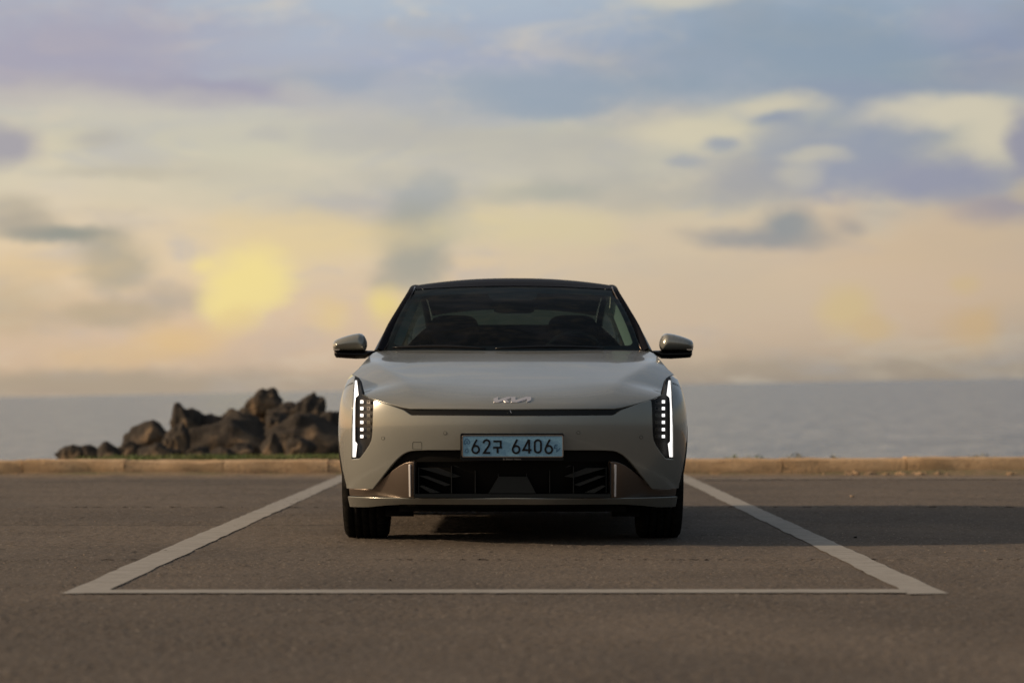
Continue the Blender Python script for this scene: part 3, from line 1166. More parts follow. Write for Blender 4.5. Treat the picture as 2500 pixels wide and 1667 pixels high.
for sg in (1, -1):
    OUT = (lambda s: (lambda P: np.tile([s, 0, .15], (len(P), 1))))(sg)
    mp = side_map(sg)
    # front wing: lamp edge -> bonnet edge -> door shut -> arch
    ysh = 1.60
    wing = list(front_edge)
    wing += [(y, z - .004) for y, z in zip(he3[:, 1], he3[:, 2]) if z > wing[-1][1] and y > wing[-1][0] and y < ysh - .02][::2]
    wing += [(ysh, float(belt(ysh)))]
    wing += lin_pts((ysh, float(belt(ysh)) - .03), (ysh, .30), 14) + lin_pts((ysh, .30), (1.26, .30), 6)
    al = math.asin((.30 - ARCH_Z) / ARCH_R)
    wing += arch(FW, al, math.pi - low_f, 26)
    wing = np.array(wing)
    panel('front_wing', [wing], mp, 'paint', CAR, (.05, .03), ((.0015, .001), (.002, .004), (.002, .02)), flip_to=OUT)
    sl = np.array([(y_, z_) for y_, z_ in zip(np.linspace(float(np.interp(.855, lo3[:, 2], lo3[:, 1])) + .004, .66, 14), .855 - .085 * np.linspace(0, 1, 14) ** 1.8)])
    sl = np.array([tuple(p) for p in sl] + [(p[0] - .001, p[1] - .0035) for p in sl[::-1]])
    panel('shut_line', [sl], (lambda m2, s2: (lambda co: m2(co) + np.array([s2 * .0012, -.0008, 0])))(mp, sg), 'matte_black', CAR, (.05, .05), None, flip_to=OUT)
    fd = np.array(lin_pts((1.606, .30), (1.606, float(belt(1.606))), 14) + [(y, float(belt(y))) for y in np.linspace(1.606, 2.66, 14)] + lin_pts((2.66, 1.0), (2.66, .30), 14) + lin_pts((2.66, .30), (1.606, .30), 12))
    d = panel('door', [fd], mp, 'paint', CAR, (.08, .05), ((.002, .001), (.003, .004), (.003, .02)), flip_to=OUT)
    b = box('door_handle', min(sg * .93, sg * .955), max(sg * .93, sg * .955), 2.38, 2.60, .86, .885, 'paint', d, .006)
    al = math.acos((3.34 - RW) / ARCH_R)
    rd = np.array(lin_pts((2.666, .30), (2.666, 1.03), 14) + [(y, float(belt(y))) for y in np.linspace(2.666, 3.5, 12)] + lin_pts((3.5, 1.02), (3.5, .70), 8) + arch(RW, math.acos((3.5 - RW) / ARCH_R), math.pi - math.asin((.30 - ARCH_Z) / ARCH_R), 16) + lin_pts((3.30, .30), (2.666, .30), 8)[1:])
    d = panel('door', [rd], mp, 'paint', CAR, (.08, .05), ((.002, .001), (.003, .004), (.003, .02)), flip_to=OUT)
    box('door_handle', min(sg * .93, sg * .955), max(sg * .93, sg * .955), 3.20, 3.42, .87, .895, 'paint', d, .006)
    a1 = math.acos((3.507 - RW) / ARCH_R)
    rq = np.array(lin_pts((3.507, ARCH_Z + ARCH_R * math.sin(a1) + .012), (3.507, float(belt(3.507))), 8) + [(y, float(belt(y))) for y in np.linspace(3.507, 4.42, 12)] + lin_pts((4.42, 1.0), (4.42, .26), 12) + lin_pts((4.42, .26), (RW + ARCH_R * math.cos(math.asin((.26 - ARCH_Z) / ARCH_R)), .26), 5) + arch(RW, math.asin((.26 - ARCH_Z) / ARCH_R), a1, 18))
    panel('rear_wing', [rq], mp, 'paint', CAR, (.07, .05), ((.002, .001), (.003, .004), (.003, .02)), flip_to=OUT)
    sill = np.array(lin_pts((1.235, .165), (1.235, .292), 3) + lin_pts((1.235, .292), (3.32, .292), 20) + lin_pts((3.32, .292), (3.32, .165), 3) + lin_pts((3.32, .165), (1.235, .165), 20))
    panel('sill', [sill], mp, 'matte_black', CAR, (.10, .05), ((.003, .002), (.004, .03)), flip_to=OUT)
    # arch liners and cladding
    for yc in (FW, RW):
        V, F = [], []
        n = 24
        for i in range(n + 1):
            a = math.radians(-10) + math.radians(200) * i / n
            yy, zz = yc + (ARCH_R + .012) * math.cos(a), ARCH_Z + (ARCH_R + .012) * math.sin(a)
            xo = float(X_side(np.array([yy]), np.array([zz]))[0]) - .012
            V += [(sg * xo, yy, zz), (sg * .55, yy, zz)]
            if i:
                k = 2 * i
                F.append((k - 2, k - 1, k + 1, k))
        mesh_obj('arch_liner', V, F, 'under', CAR)
        lip = np.array(arch(yc, math.radians(-5), math.radians(185), 26, ARCH_R + .001) + arch(yc, math.radians(185), math.radians(-5), 26, ARCH_R - .022))
        panel('arch_trim', [lip], (lambda m2, s2: (lambda co: m2(co) + np.array([s2 * .002, 0, 0])))(mp, sg), 'matte_black', CAR, (.05, .05), ((.002, .002), (.003, .02)), flip_to=OUT)

# bumper corner band, lip ends: lower belts that run round the nose to the front arches
def belt_dom(z0, z1, y_end_off=0.0, n=6):
    pass


def nose_band(name, zt, zb, mat, y_fwd, th_in=0.0, dz=None, skirt=((.003, .001), (.005, .004), (.005, .03))):
    """zt/zb: functions of theta"""
    def yend(z):
        return FW - math.sqrt(max(ARCH_R ** 2 - (z - ARCH_Z) ** 2, 0)) - .004
    def thend(z):
        q = (yend(z) - float(prof(z))) / AF
        c = 1 - q
        return math.acos(max(min(c, 1), 0) ** (PW / 2))
    ths = np.linspace(th_in, 1.0, 40)
    return ths, thend


Zt = lambda py, y: CAMH + (HOR - py) * (DIST + y) / FPX
lip_top = spline([(0, Zt(1215.2, .06)), (.66, Zt(1216, .12)), (1.0, Zt(1212.5, .36)), (1.3, Zt(1211, .46))])
lip_bot = spline([(0, Zt(1230, .06)), (.62, Zt(1230.5, .12)), (.80, Zt(1233.5, .20)), (1.0, Zt(1237, .36)), (1.3, Zt(1237, .46))])


def th_end(z):
    yv = FW - math.sqrt(max(ARCH_R ** 2 - (z - ARCH_Z) ** 2, 0)) - .006
    c = max(min(1 - (yv - float(prof(z))) / AF, 1), 0)
    return math.acos(c ** (PW / 2))


te = th_end(.22)
ths = np.linspace(0, te, 46)
lip_half = [(t, float(lip_top(t))) for t in ths] + [(t, float(lip_bot(t))) for t in ths[::-1]]


def lip_map(co):
    p = S_front(co, -.012)
    # the face of the lip leans forward towards its top
    t = np.clip((lip_top(np.abs(co[:, 0])) - co[:, 1]) / .035, 0, 1.6)
    p[:, 1] += .030 * t
    return p


panel('front_lip', [np.array(mir(lip_half))], lip_map, 'paint', CAR, (.05, .010), ((.0005, .001), (.000, .007), (-.012, .010), (-.03, .012)), flip_to=FWD)
# black blade under the lip
bl_half = [(0, Zt(1229, .1)), (.62, Zt(1229.5, .1)), (1.0, Zt(1236, .36)), (te, Zt(1236, .42)), (te, .185), (1.0, .178), (0, .172)]
panel('under_blade', [resample(mir(bl_half), .05)], lambda co: S_front(co, .055), 'matte_black', CAR, (.06, .02), ((.0, .01), (.0, .05)), flip_to=FWD)

# ---- satin corner panels (wedge + band to the wheel arch)
def wedge_off(x):
    return .075 * sstep(.50, .74, np.abs(x)) - .030


for sg in (1, -1):
    inner = [(343, 1194), (318, 1171), (290, 1147.5), (276, 1138), (262, 1131), (252, 1128.5), (241, 1128), (241, 1170), (241, 1213.5), (262, 1214), (300, 1213.5), (343, 1212.5)]
    pts = []
    for a, b in zip(inner[:-1], inner[1:]):
        k = max(1, int(math.hypot(b[0] - a[0], b[1] - a[1]) / 4))
        pts += [(a[0] + (b[0] - a[0]) * j / k, a[1] + (b[1] - a[1]) * j / k) for j in range(k)]
    pts.append(inner[-1])
    dom = [tuple(p) for p in front_px(pts)]
    zlo, zhi = dom[-1][1], dom[0][1]
    ta, tb = dom[-1][0], dom[0][0]
    zt_end = Z_BUMP_LOW - .004
    lowrow = [(t, zlo + (lip_top(t) + .004 - zlo) * min(1, (t - ta) / .05)) for t in np.linspace(ta, te, 14)[1:]]
    hirow = [(t, zt_end) for t in np.linspace(te, tb, 14)[:-1]]
    loop = np.array(dom + [(a, float(b)) for a, b in lowrow + hirow])

    def wmap(co):
        p = S_front(co, 0)
        f = 1 - sstep(.70, .80, p[:, 0])           # the wedge opens out of the band
        zz = sstep(Z_BUMP_LOW - .01, Z_BUMP_LOW + .02, co[:, 1])
        lower = sstep(Z_BUMP_LOW - .015, Z_BUMP_LOW - .040, co[:, 1])
        p[:, 1] += (.060 * sstep(.50, .73, p[:, 0]) - .026) * f + .006 * (1 - f)
        return p
    if sg == 1:
        wm = wmap
        lp = loop
    else:
        wm = lambda co: wmap(co * np.array([-1, 1])) * np.array([-1, 1, 1])
        lp = loop * np.array([-1, 1])
    panel('bumper_corner', [lp], wm, 'satin_metal', CAR, (.03, .012), ((.002, .001), (.003, .004), (.003, .03)), flip_to=FWD)
    # silver upright strip on the inner end
    st = [(sg * u, v) for u, v in ((244.6, 1131), (248, 1131), (247, 1206), (243.6, 1206))]
    panel('upright_strip', [front_px(resample(st, 6))], lambda co: S_front(co, -.030), 'silver', CAR, (.03, .012), ((.0005, .001), (.0005, .012)), flip_to=FWD)

# ---- lower grille
grille = empty('lower_grille', (0, .16, .40), 0, CAR)


def gobj(name, v, f, mat):
    o = mesh_obj(name, np.array(v) - np.array([0, .16, .40]), f, mat, grille, False)
    return o


def prism(poly_px, y0, y1):
    """outline in photo offsets, standing at depth y0 and running back to y1 (square to the lot)"""
    pts = [ray(u, v, y0) for u, v in poly_px]
    n = len(pts)
    V = [(x, y0, z) for x, z in pts] + [(x, y1, z) for x, z in pts]
    F = [tuple(range(n)), tuple(range(2 * n - 1, n - 1, -1))] + [(i, (i + 1) % n, n + (i + 1) % n, n + i) for i in range(n)]
    a = area2(np.array(pts))
    if a > 0:
        F = [tuple(reversed(f)) for f in F]
    return V, [tuple(reversed(f)) for f in F] if a <= 0 else F


gobj('grille_back', *[[(-.62, .26, .24), (.62, .26, .24), (.62, .26, .52), (-.62, .26, .52)], [(0, 1, 2, 3)]], 'under')
for sg in (1, -1):
    for poly in ([(228, 1142), (180, 1142), (126, 1162.5), (148, 1166)], [(228, 1161), (208, 1161.5), (150, 1183), (164, 1186)], [(228, 1186), (220, 1184), (176, 1202), (200, 1203)], [(146, 1136), (118, 1137), (97, 1146.5), (112, 1147.5)]):
        v, f = prism([(sg * a, b) for a, b in poly], .115, .19)
        gobj('vane', v, f, 'vane_black')
    for u0, a, b in ((149, 1138, 1204), (91, 1148, 1204), (34.5, 1147, 1163)):
        v, f = prism([(sg * (u0 - 1), a), (sg * (u0 + 1), a), (sg * (u0 + 1), b), (sg * (u0 - 1), b)], .10, .18)
        gobj('upright', v, f, 'vane_black')
    # thin frame round the opening
    v, f = prism([(sg * 238, 1130), (sg * 241.5, 1130), (sg * 241.5, 1212), (sg * 238, 1212)], .095, .25)
    gobj('frame', v, f, 'radar')
    v, f = prism([(sg * 228, 1140), (sg * 229.5, 1140), (sg * 229.5, 1204), (sg * 228, 1204)], .11, .13)
    gobj('frame', v, f, 'radar')
    for k in range(9):
        yy = 1150 + k * 6.2
        v, f = prism([(sg * 45, yy), (sg * 140, yy), (sg * 140, yy + 1.6), (sg * 45, yy + 1.6)], .20, .24)
        gobj('slat', v, f, 'vane_black')
v, f = prism([(-239, 1205.5), (239, 1205.5), (239, 1214), (-239, 1214)], .085, .25)
gobj('grille_floor', v, f, 'radar')
v, f = prism([(-34, 1163), (36, 1163), (57, 1203.5), (-58, 1203.5)], .085, .16)
gobj('radar_cover', v, f, 'radar')
# the black brow over the opening (inside of the intake)
br_half = [(0, 1092), (206, 1092), (246, 1094), (262, 1098), (292, 1121), (326, 1163), (345, 1192), (290, 1150), (262, 1134), (243, 1131), (100, 1131), (0, 1131)]
panel('intake_brow', [front_px(resample(mir(br_half), 6))], lambda co: S_front(co, .032), 'matte_black', CAR, (.06, .02), ((0, .01), (0, .10)), flip_to=FWD)
for sg in (1, -1):
    dfl = box('air_deflector', min(sg * .53, sg * .68), max(sg * .53, sg * .68), .44, .47, .140, .20, 'under', CAR)

# ---- headlights
lamp_poly = [(386.5, 918.5), (383, 918), (376, 921), (372.5, 938), (368, 961), (340, 975.5), (340, 1000), (341, 1038), (342, 1062), (344.5, 1076), (350, 1088), (361, 1104.5), (372, 1119), (376, 1121.5), (394, 1122.3), (393.7, 1090), (393.5, 1047), (392, 1000), (390, 960), (388, 935)]
drl_poly = [(385, 928), (380.5, 928.5), (376.3, 964), (383.3, 970.5), (384.8, 985), (385.2, 1030), (385, 1077), (379.6, 1083), (383.2, 1115), (391, 1115.5), (391.6, 1060), (391, 1014), (388.8, 966)]
led_rows = (980.5, 996.8, 1013.5, 1030.5, 1048, 1065)
for sg in (1, -1):
    fl = (lambda pl: [(sg * u, v) for u, v in pl])
    loop = front_px(resample(fl(lamp_poly), 4))
    hl = panel('headlight', [loop], lambda co: S_front(co, .030), 'housing', CAR, (.03, .02), ((.0, -.012), (.0, -.026)), nrmf=N_front)
    hl['label'] = 'tall headlight with white light strip and lit square lamps'
    panel('lens', [loop], lambda co: S_front(co, .002), 'lens', hl, (.03, .02), None, nrmf=N_front)
    panel('light_strip', [front_px(resample(fl(drl_poly), 3), .008)], lambda co: S_front(co, .008), 'drl', hl, (.02, .02), ((.0, .0008),), nrmf=N_front)
    for r in led_rows:
        for cu, s, lit in ((368.3, 3.6, True), (351.8, 3.6, False)):
            sq = lambda h: front_px(resample(fl([(cu - h, r - h), (cu + h, r - h), (cu + h, r + h), (cu - h, r + h)]), 2), .016)
            if lit:
                panel('lit_lamp', [sq(s)], lambda co: S_front(co, .016), 'led', hl, (.02, .01), ((0, .0006),), nrmf=N_front)
            else:
                dl_ = panel('dark_lamp', [sq(s)], lambda co: S_front(co, .016), 'lens_ring', hl, (.02, .01), ((0, .0006),), nrmf=N_front)
                panel('lamp_eye', [sq(s - 1.1)], lambda co: S_front(co, .0155), 'lens_dull' if r > 1000 else 'housing', hl, (.02, .01), None, nrmf=N_front)

# ---- sensors and tow cover on the bumper
for u, v, r in ((-164, 1057, 3.6), (161, 1056, 3.6), (-316, 1069.5, 3.4), (314, 1067, 3.4)):
    lp = front_px([(u + r * math.cos(a), v + r * math.sin(a)) for a in np.linspace(0, 2 * math.pi, 18, endpoint=False)])
    r2 = r + .9
    ring = front_px([(u + r2 * math.cos(a), v + r2 * math.sin(a)) for a in np.linspace(0, 2 * math.pi, 18, endpoint=False)])
    ps = panel('parking_sensor', [lp], lambda co: S_front(co, -.0015), 'paint', CAR, (.02, .01), ((.0003, .0008), (.0003, .003)), nrmf=N_front)
    panel('sensor_gap', [ring, lp], lambda co: S_front(co, -.0008), 'matte_black', ps, (.02, .01), None, nrmf=N_front)
tow = [(-244, 1096), (-244, 1081), (-242, 1078.5), (-223, 1078.5), (-221, 1081), (-221, 1096)]
a_ = front_px(resample(tow, 5))
b_ = front_px(resample([(-243.2, 1095.4), (-243.2, 1081.4), (-241.6, 1079.4), (-223.4, 1079.4), (-221.8, 1081.4), (-221.8, 1095.4)], 5))
panel('tow_cover_gap', [a_, b_], lambda co: S_front(co, -.0008), 'matte_black', CAR, (.02, .01), None, nrmf=N_front)

# ---- emblem on the bonnet (traced letterforms K, I, A without a bar)
emb = [[(815, 335), (815, 268), (895, 240), (895, 300), (1070, 240), (1150, 240), (1150, 252), (928, 330), (912, 335)],
       [(985, 302), (1048, 284), (1115, 335), (1040, 335)],
       [(1150, 335), (1150, 240), (1230, 240), (1230, 300), (1430, 238), (1522, 238), (1530, 248), (1530, 296), (1450, 335), (1450, 275), (1290, 330), (1270, 335)]]
em_o = empty('emblem', (0, 0, 0), 0, CAR)
for pl in emb:
    uv = [(x * .12755 + 1100 - 1249.6, y * .12755 + 940) for x, y in pl]
    lp = hood_px(resample(uv, 1.5))
    def emap(co):
        n = normals_of(co, S_hood, (.03, .03))
        n *= np.sign(n[:, 2])[:, None]
        return S_hood(co) + n * .005
    panel('letter', [lp], emap, 'chrome', em_o, (.012, .012), ((.0004, .0006), (.0006, .006)), flip_to=UP)

# ---- number plate
PY = -.036
pl_o = None


def plate_xz(px, py):
    return (px - 1251) * (DIST + PY) / FPX, CAMH + (HOR - py) * (DIST + PY) / FPX


def rrect(x0, x1, z0, z1, r, n=5):
    P = []
    for cx, cz, a in ((x1 - r, z0 + r, -90), (x1 - r, z1 - r, 0), (x0 + r, z1 - r, 90), (x0 + r, z0 + r, 180)):
        for k in range(n + 1):
            t = math.radians(a + 90 * k / n)
            P.append((cx + r * math.cos(t), cz + r * math.sin(t)))
    return np.array(P)


def flat_map(y):
    return lambda co: np.stack([co[:, 0], np.full(len(co), y), co[:, 1]], 1)


x0, z1 = plate_xz(1124.5, 1058)
x1, z0 = plate_xz(1376, 1123.5)
plate = panel('number_plate', [rrect(x0, x1, z0, z1, .008)], flat_map(PY + .004), 'gloss_black', CAR, (.06, .03), ((.001, .001), (.0015, .003), (.0015, .06)), flip_to=FWD)
x0, z1 = plate_xz(1129.5, 1063.5)
x1, z0 = plate_xz(1374, 1114.5)
panel('plate_border', [rrect(x0 - .0028, x1 + .0028, z0 - .0028, z1 + .0028, .009), rrect(x0 + .0012, x1 - .0012, z0 + .0012, z1 - .0012, .006)], flat_map(PY + .001), 'satin_metal', plate, (.06, .03), ((.0008, .001), (.0008, .004)), flip_to=FWD)
panel('plate_sheet', [rrect(x0, x1, z0, z1, .007)], flat_map(PY + .003), 'plate', plate, (.04, .03), None, flip_to=FWD)


def stroke_loops(pts, w, closed=False):
    """a line of even width as one or two closed outlines"""
    pts = np.array(pts, float)
    n = len(pts)
    L, R = [], []
    for i in range(n):
        a = pts[(i - 1) % n] if (closed or i > 0) else pts[i]
        b = pts[(i + 1) % n] if (closed or i < n - 1) else pts[i]
        p = pts[i]
        d1 = (p - a) if np.linalg.norm(p - a) > 0 else (b - p)
        d2 = (b - p) if np.linalg.norm(b - p) > 0 else (p - a)
        d1 = d1 / np.linalg.norm(d1)
        d2 = d2 / np.linalg.norm(d2)
        t = d1 + d2
        t = t / max(np.linalg.norm(t), 1e-6)
        nr = np.array([-t[1], t[0]])
        k = 1 / max(abs(nr @ np.array([-d1[1], d1[0]])), .45)
        L.append(p + nr * w / 2 * k)
        R.append(p - nr * w / 2 * k)
    if closed:
        return [np.array(L), np.array(R)]
    return [np.array(L + R[::-1])]


def arcp(cx, cy, rx, ry, a0, a1, n=14):
    return [(cx + rx * math.cos(math.radians(a)), cy + ry * math.sin(math.radians(a))) for a in np.linspace(a0, a1, n)]


def six(cx):
    return [('o', arcp(cx, 1230, 66, 70, 0, 340, 24)), ('l', [(cx + 22, 1038), (cx - 20, 1115), (cx - 55, 1190)])]


glyphs = [
    six(482),
    [('l', arcp(690, 1108, 58, 60, 180, 365, 14) + [(738, 1150), (640, 1294), (762, 1294)])],
    [('l', [(822, 1073), (962, 1073), (962, 1192)]), ('l', [(815, 1192), (986, 1192)]), ('l', [(900, 1192), (900, 1300)])],
    six(1255),
    [('l', [(1498, 1038), (1392, 1240), (1550, 1240)]), ('l', [(1505, 1040), (1505, 1306)])],
    [('o', arcp(1672, 1110, 60, 60, 180, 360, 12) + arcp(1672, 1228, 60, 60, 0, 180, 12))],
    six(1880),
]
Q = lambda p: plate_xz(p[0] * .12755 + 1100, p[1] * .12755 + 940)
SW = 36 * .12755 * (DIST + PY) / FPX
for gl in glyphs:
    V, F = [], []
    ch = empty('digit', (0, 0, 0), 0, plate)
    # every character is one mesh: its strokes share the outline depth
    bm = bmesh.new()
    for kd, pts in gl:
        loops = stroke_loops([Q(p) for p in pts], SW, kd == 'o')
        if kd == 'o':
            a, b = loops
            n = len(a)
            for yv in (PY - .0006,):
                va = [bm.verts.new((p[0], yv, p[1])) for p in a]
                vb = [bm.verts.new((p[0], yv, p[1])) for p in b]
                for i in range(n):
                    bm.faces.new((va[i], va[(i + 1) % n], vb[(i + 1) % n], vb[i]))
        else:
            lp = loops[0]
            n = len(lp) // 2
            vv = [bm.verts.new((p[0], PY - .0006 - .0001 * len(bm.verts) * .01, p[1])) for p in lp]
            for i in range(n - 1):
                bm.faces.new((vv[i], vv[i + 1], vv[2 * n - 2 - i], vv[2 * n - 1 - i]))
    ex = bmesh.ops.extrude_face_region(bm, geom=bm.faces[:])
    bmesh.ops.translate(bm, vec=(0, .003, 0), verts=[v for v in ex['geom'] if isinstance(v, bmesh.types.BMVert)])
    bmesh.ops.recalc_face_normals(bm, faces=bm.faces)
    bpy.data.objects.remove(ch)
    bm_obj('digit', bm, 'plate_ink', plate)


def ink(name, strokes, w, mat):
    bm = bmesh.new()
    for kd, pts in strokes:
        loops = stroke_loops([Q(p) for p in pts], w * .12755 * (DIST + PY) / FPX, kd == 'o')
        yv = PY + .0015
        if kd == 'o':
            a, b = loops
            n = len(a)
            va = [bm.verts.new((p[0], yv, p[1])) for p in a]
            vb = [bm.verts.new((p[0], yv, p[1])) for p in b]
            for i in range(n):
                bm.faces.new((va[i], va[(i + 1) % n], vb[(i + 1) % n], vb[i]))
        else:
            lp = loops[0]
            n = len(lp) // 2
            vv = [bm.verts.new((p[0], yv, p[1])) for p in lp]
            for i in range(n - 1):
                bm.faces.new((vv[i], vv[i + 1], vv[2 * n - 2 - i], vv[2 * n - 1 - i]))
    return bm_obj(name, bm, mat, plate)


ink('electric_mark', [('l', [(2050, 1140), (2003, 1140), (1985, 1205), (2032, 1205)]), ('l', [(1996, 1172), (2040, 1172)]), ('l', [(2040, 1205), (2032, 1275), (2105, 1195)])], 16, 'plate_blue_ink')
ink('car_pictogram', [('o', [(262, 1085), (285, 1035), (335, 1035), (368, 1085), (368, 1115), (340, 1122), (325, 1108), (295, 1108), (280, 1128), (258, 1115)]), ('l', [(285, 1078), (335, 1078)])], 13, 'plate_blue_ink')
ink('round_pictogram', [('o', arcp(310, 1255, 28, 28, 0, 345, 20))] + [('l', [(310 + 38 * math.cos(a), 1255 + 38 * math.sin(a)), (310 + 52 * math.cos(a), 1255 + 52 * math.sin(a))]) for a in np.linspace(0, 2 * math.pi, 10, endpoint=False)], 9, 'plate_blue_ink')
tcv = bpy.data.curves.new('frame_text', 'FONT')
tcv.body = 'By Electric Vehicle'
tcv.align_x = 'CENTER'
tcv.size = .0125
tob = bpy.data.objects.new('frame_text', tcv)
COL.objects.link(tob)
dg = bpy.context.evaluated_depsgraph_get()
tme = bpy.data.meshes.new_from_object(tob.evaluated_get(dg))
bpy.data.objects.remove(tob)
tme.materials.clear()
tme.materials.append(M['plate_text'])
to = bpy.data.objects.new('frame_lettering', tme)
COL.objects.link(to)
to.parent = plate
tx, tz = plate_xz(1250, 1122.2)
to.location = (tx, PY + .0035 - .001, tz)
to.rotation_euler = (math.pi / 2, 0, 0)

# ---- windscreen and greenhouse
def ws(s, t):
    xb, xt = .7447 * s, .6026 * s
    yb, yt = 1.27 + .24 * s * s, 2.13 + .075 * s * s
    zb, zt = 1.030 + .012 * s * s, 1.447 - .017 * s * s
    bl_ = 4 * t * (1 - t)
    return np.stack([xb + (xt - xb) * t + .010 * np.sign(s) * np.abs(s) ** 3 * bl_, yb + (yt - yb) * t - .012 * bl_, zb + (zt - zb) * t + .018 * bl_], 1)


ws_map = lambda off=0.0: (lambda co: ws(co[:, 0], co[:, 1]) + np.array([0, off * .45, -off * .9]))
full = resample([(-1, 0), (1, 0), (1, 1), (-1, 1)], .06)
panel('windscreen', [full], ws_map(), 'windscreen', CAR, (.08, .08), None, flip_to=UP)


def rr2(x0, x1, y0, y1, rx, ry, n=6):
    P = []
    for cx, cy, a in ((x1 - rx, y0 + ry, -90), (x1 - rx, y1 - ry, 0), (x0 + rx, y1 - ry, 90), (x0 + rx, y0 + ry, 180)):
        for k in range(n + 1):
            t = math.radians(a + 90 * k / n)
            P.append((cx + rx * math.cos(t), cy + ry * math.sin(t)))
    return P


clear = rr2(-.952, .952, .095, .885, .05, .05)
# notch for the sensor housing at the top centre
cl2 = []
done = False
for p in clear:
    if not done and p[1] > .88 and p[0] < 0:
        cl2 += [(.235, .885), (.215, .80), (.17, .765), (-.17, .765), (-.225, .80), (-.245, .885)]
        done = True
    cl2.append(p)
panel('windscreen_border', [full * np.array([.999, .998]), resample(cl2, .05)], ws_map(.006), 'frit', CAR, (.08, .08), None, flip_to=UP)

curve = lambda tab: [spline([(r[0], r[k]) for r in tab]) for k in (1, 2)]
# inner edge (glass side) and outer edge of the black pillar and roof-rail band: y -> x, z
I_x, I_z = curve([(1.51, .7447, 1.044), (1.78, .692, 1.190), (2.0, .646, 1.318), (2.205, .6026, 1.430), (2.5, .602, 1.470), (2.9, .598, 1.490), (3.4, .585, 1.455), (3.9, .56, 1.315), (4.3, .55, 1.12)])
O_x, O_z = curve([(1.50, .790, 1.054), (1.64, .768, 1.130), (1.78, .745, 1.201), (2.0, .6975, 1.307), (2.25, .642, 1.422), (2.5, .638, 1.452), (2.9, .634, 1.470), (3.4, .62, 1.432), (3.9, .60, 1.285), (4.3, .60, 1.105)])
ysr = np.concatenate([np.linspace(1.505, 2.3, 26), np.linspace(2.35, 4.3, 30)])
for sg in (1, -1):
    V, F = [], []
    m = 7
    for y in ysr:
        a = np.array([float(I_x(y)), y, float(I_z(y))])
        b = np.array([float(O_x(y)), y, float(O_z(y))])
        for k in range(m):
            t = k / (m - 1)
            p = a + (b - a) * t
            bu = .014 * math.sin(math.pi * t)
            p = p + np.array([bu * .7, -bu * .3 if y < 2.3 else 0, bu * .7])
            V.append((sg * p[0], p[1], p[2]))
        V.append((sg * (b[0] - .03), b[1] + .02, b[2] - .02))
    mm = m + 1
    for j in range(len(ysr) - 1):
        for k in range(mm - 1):
            f = (j * mm + k, j * mm + k + 1, (j + 1) * mm + k + 1, (j + 1) * mm + k)
            F.append(f if sg < 0 else f[::-1])
    mesh_obj('pillar_rail', V, F, 'roof_black', CAR)
    # thin moulding along the edge of the glass
    v, f = tube([(sg * (float(I_x(y)) + .001), y - .004, float(I_z(y)) + .004) for y in np.linspace(1.52, 2.30, 16)], .0035, 6)
    mesh_obj('glass_moulding', v, f, 'gloss_black' if sg < 0 else 'satin_metal', CAR)
    # light trim on the inside of the pillar
    V, F = [], []
    for i, y in enumerate(np.linspace(1.60, 2.25, 14)):
        ix, iz = float(I_x(y)), float(I_z(y))
        V += [(sg * (ix + .010), y + .02, iz - .012), (sg * (ix - .022), y + .05, iz - .015), (sg * (ix - .062 + .018 * (i / 13)), y + .12, iz - .03)]
        if i:
            k = 3 * i
            F += [(k - 3, k - 2, k + 1, k), (k - 2, k - 1, k + 2, k + 1)]
    mesh_obj('pillar_trim', V, F, 'trim_light', CAR)
    # side windows, split by a black middle pillar
    for nm, ya, yb_, mt in (('side_window', 1.52, 2.60, 'side_glass'), ('middle_pillar', 2.602, 2.72, 'gloss_black'), ('side_window', 2.722, 3.95, 'side_glass'), ('rear_pillar', 3.952, 4.3, 'roof_black')):
        V, F = [], []
        n, q = 16, 6
        for j in range(n + 1):
            y = ya + (yb_ - ya) * j / n
            tx_, tz_ = float(O_x(y)) - .004, float(O_z(y)) - .004
            bx_, bz_ = float(X_side(np.array([y]), np.array([float(belt(y))]))[0]) - .012, float(belt(y)) - .005
            for k in range(q + 1):
                t = k / q
                V.append((sg * (bx_ + (tx_ - bx_) * t + .02 * math.sin(math.pi * t)), y, bz_ + (tz_ - bz_) * t))
        for j in range(n):
            for k in range(q):
                a = j * (q + 1) + k
                f = (a, a + q + 1, a + q + 2, a + 1)
                F.append(f if sg < 0 else f[::-1])
        mesh_obj(nm, V, F, mt, CAR)

# roof and rear glass
def roof_z(x, y):
    ez = I_z(y)
    ex = I_x(y)
    crown = .018 + .016 * sstep(2.14, 2.42, y) + .010 * sstep(2.2, 2.9, y)
    return ez + crown * (1 - np.clip(np.abs(x) / ex, 0, 1) ** 2.2)


def sheet(name, ya, yb_, mat, n=24, m=20, front=None):
    V, F = [], []
    for j in range(n + 1):
        for i in range(m + 1):
            s = -1 + 2 * i / m
            y0 = ya if front is None else front(s)
            y = y0 + (yb_ - y0) * j / n
            x = s * float(I_x(y)) * .998
            V.append((x, y, float(roof_z(np.array(x), np.array(y))) if front is None or j > 0 else float(ws(np.array([s]), np.array([1.0]))[0][2]) + .006))
    for j in range(n):
        for i in range(m):
            a = j * (m + 1) + i
            F.append((a, a + 1, a + m + 2, a + m + 1))
    return mesh_obj(name, V, F, mat, CAR)


sheet('roof', 2.15, 3.75, 'roof_black', 26, 20, lambda s: 2.142 + .075 * s * s)
sheet('rear_window', 3.752, 4.28, 'rear_glass')
sheet_h = sheet('headliner', 2.22, 3.74, 'dash', 12, 12, lambda s: 2.25 + .075 * s * s)
for v in sheet_h.data.vertices:
    v.co.z -= .045
    v.co.x *= .97

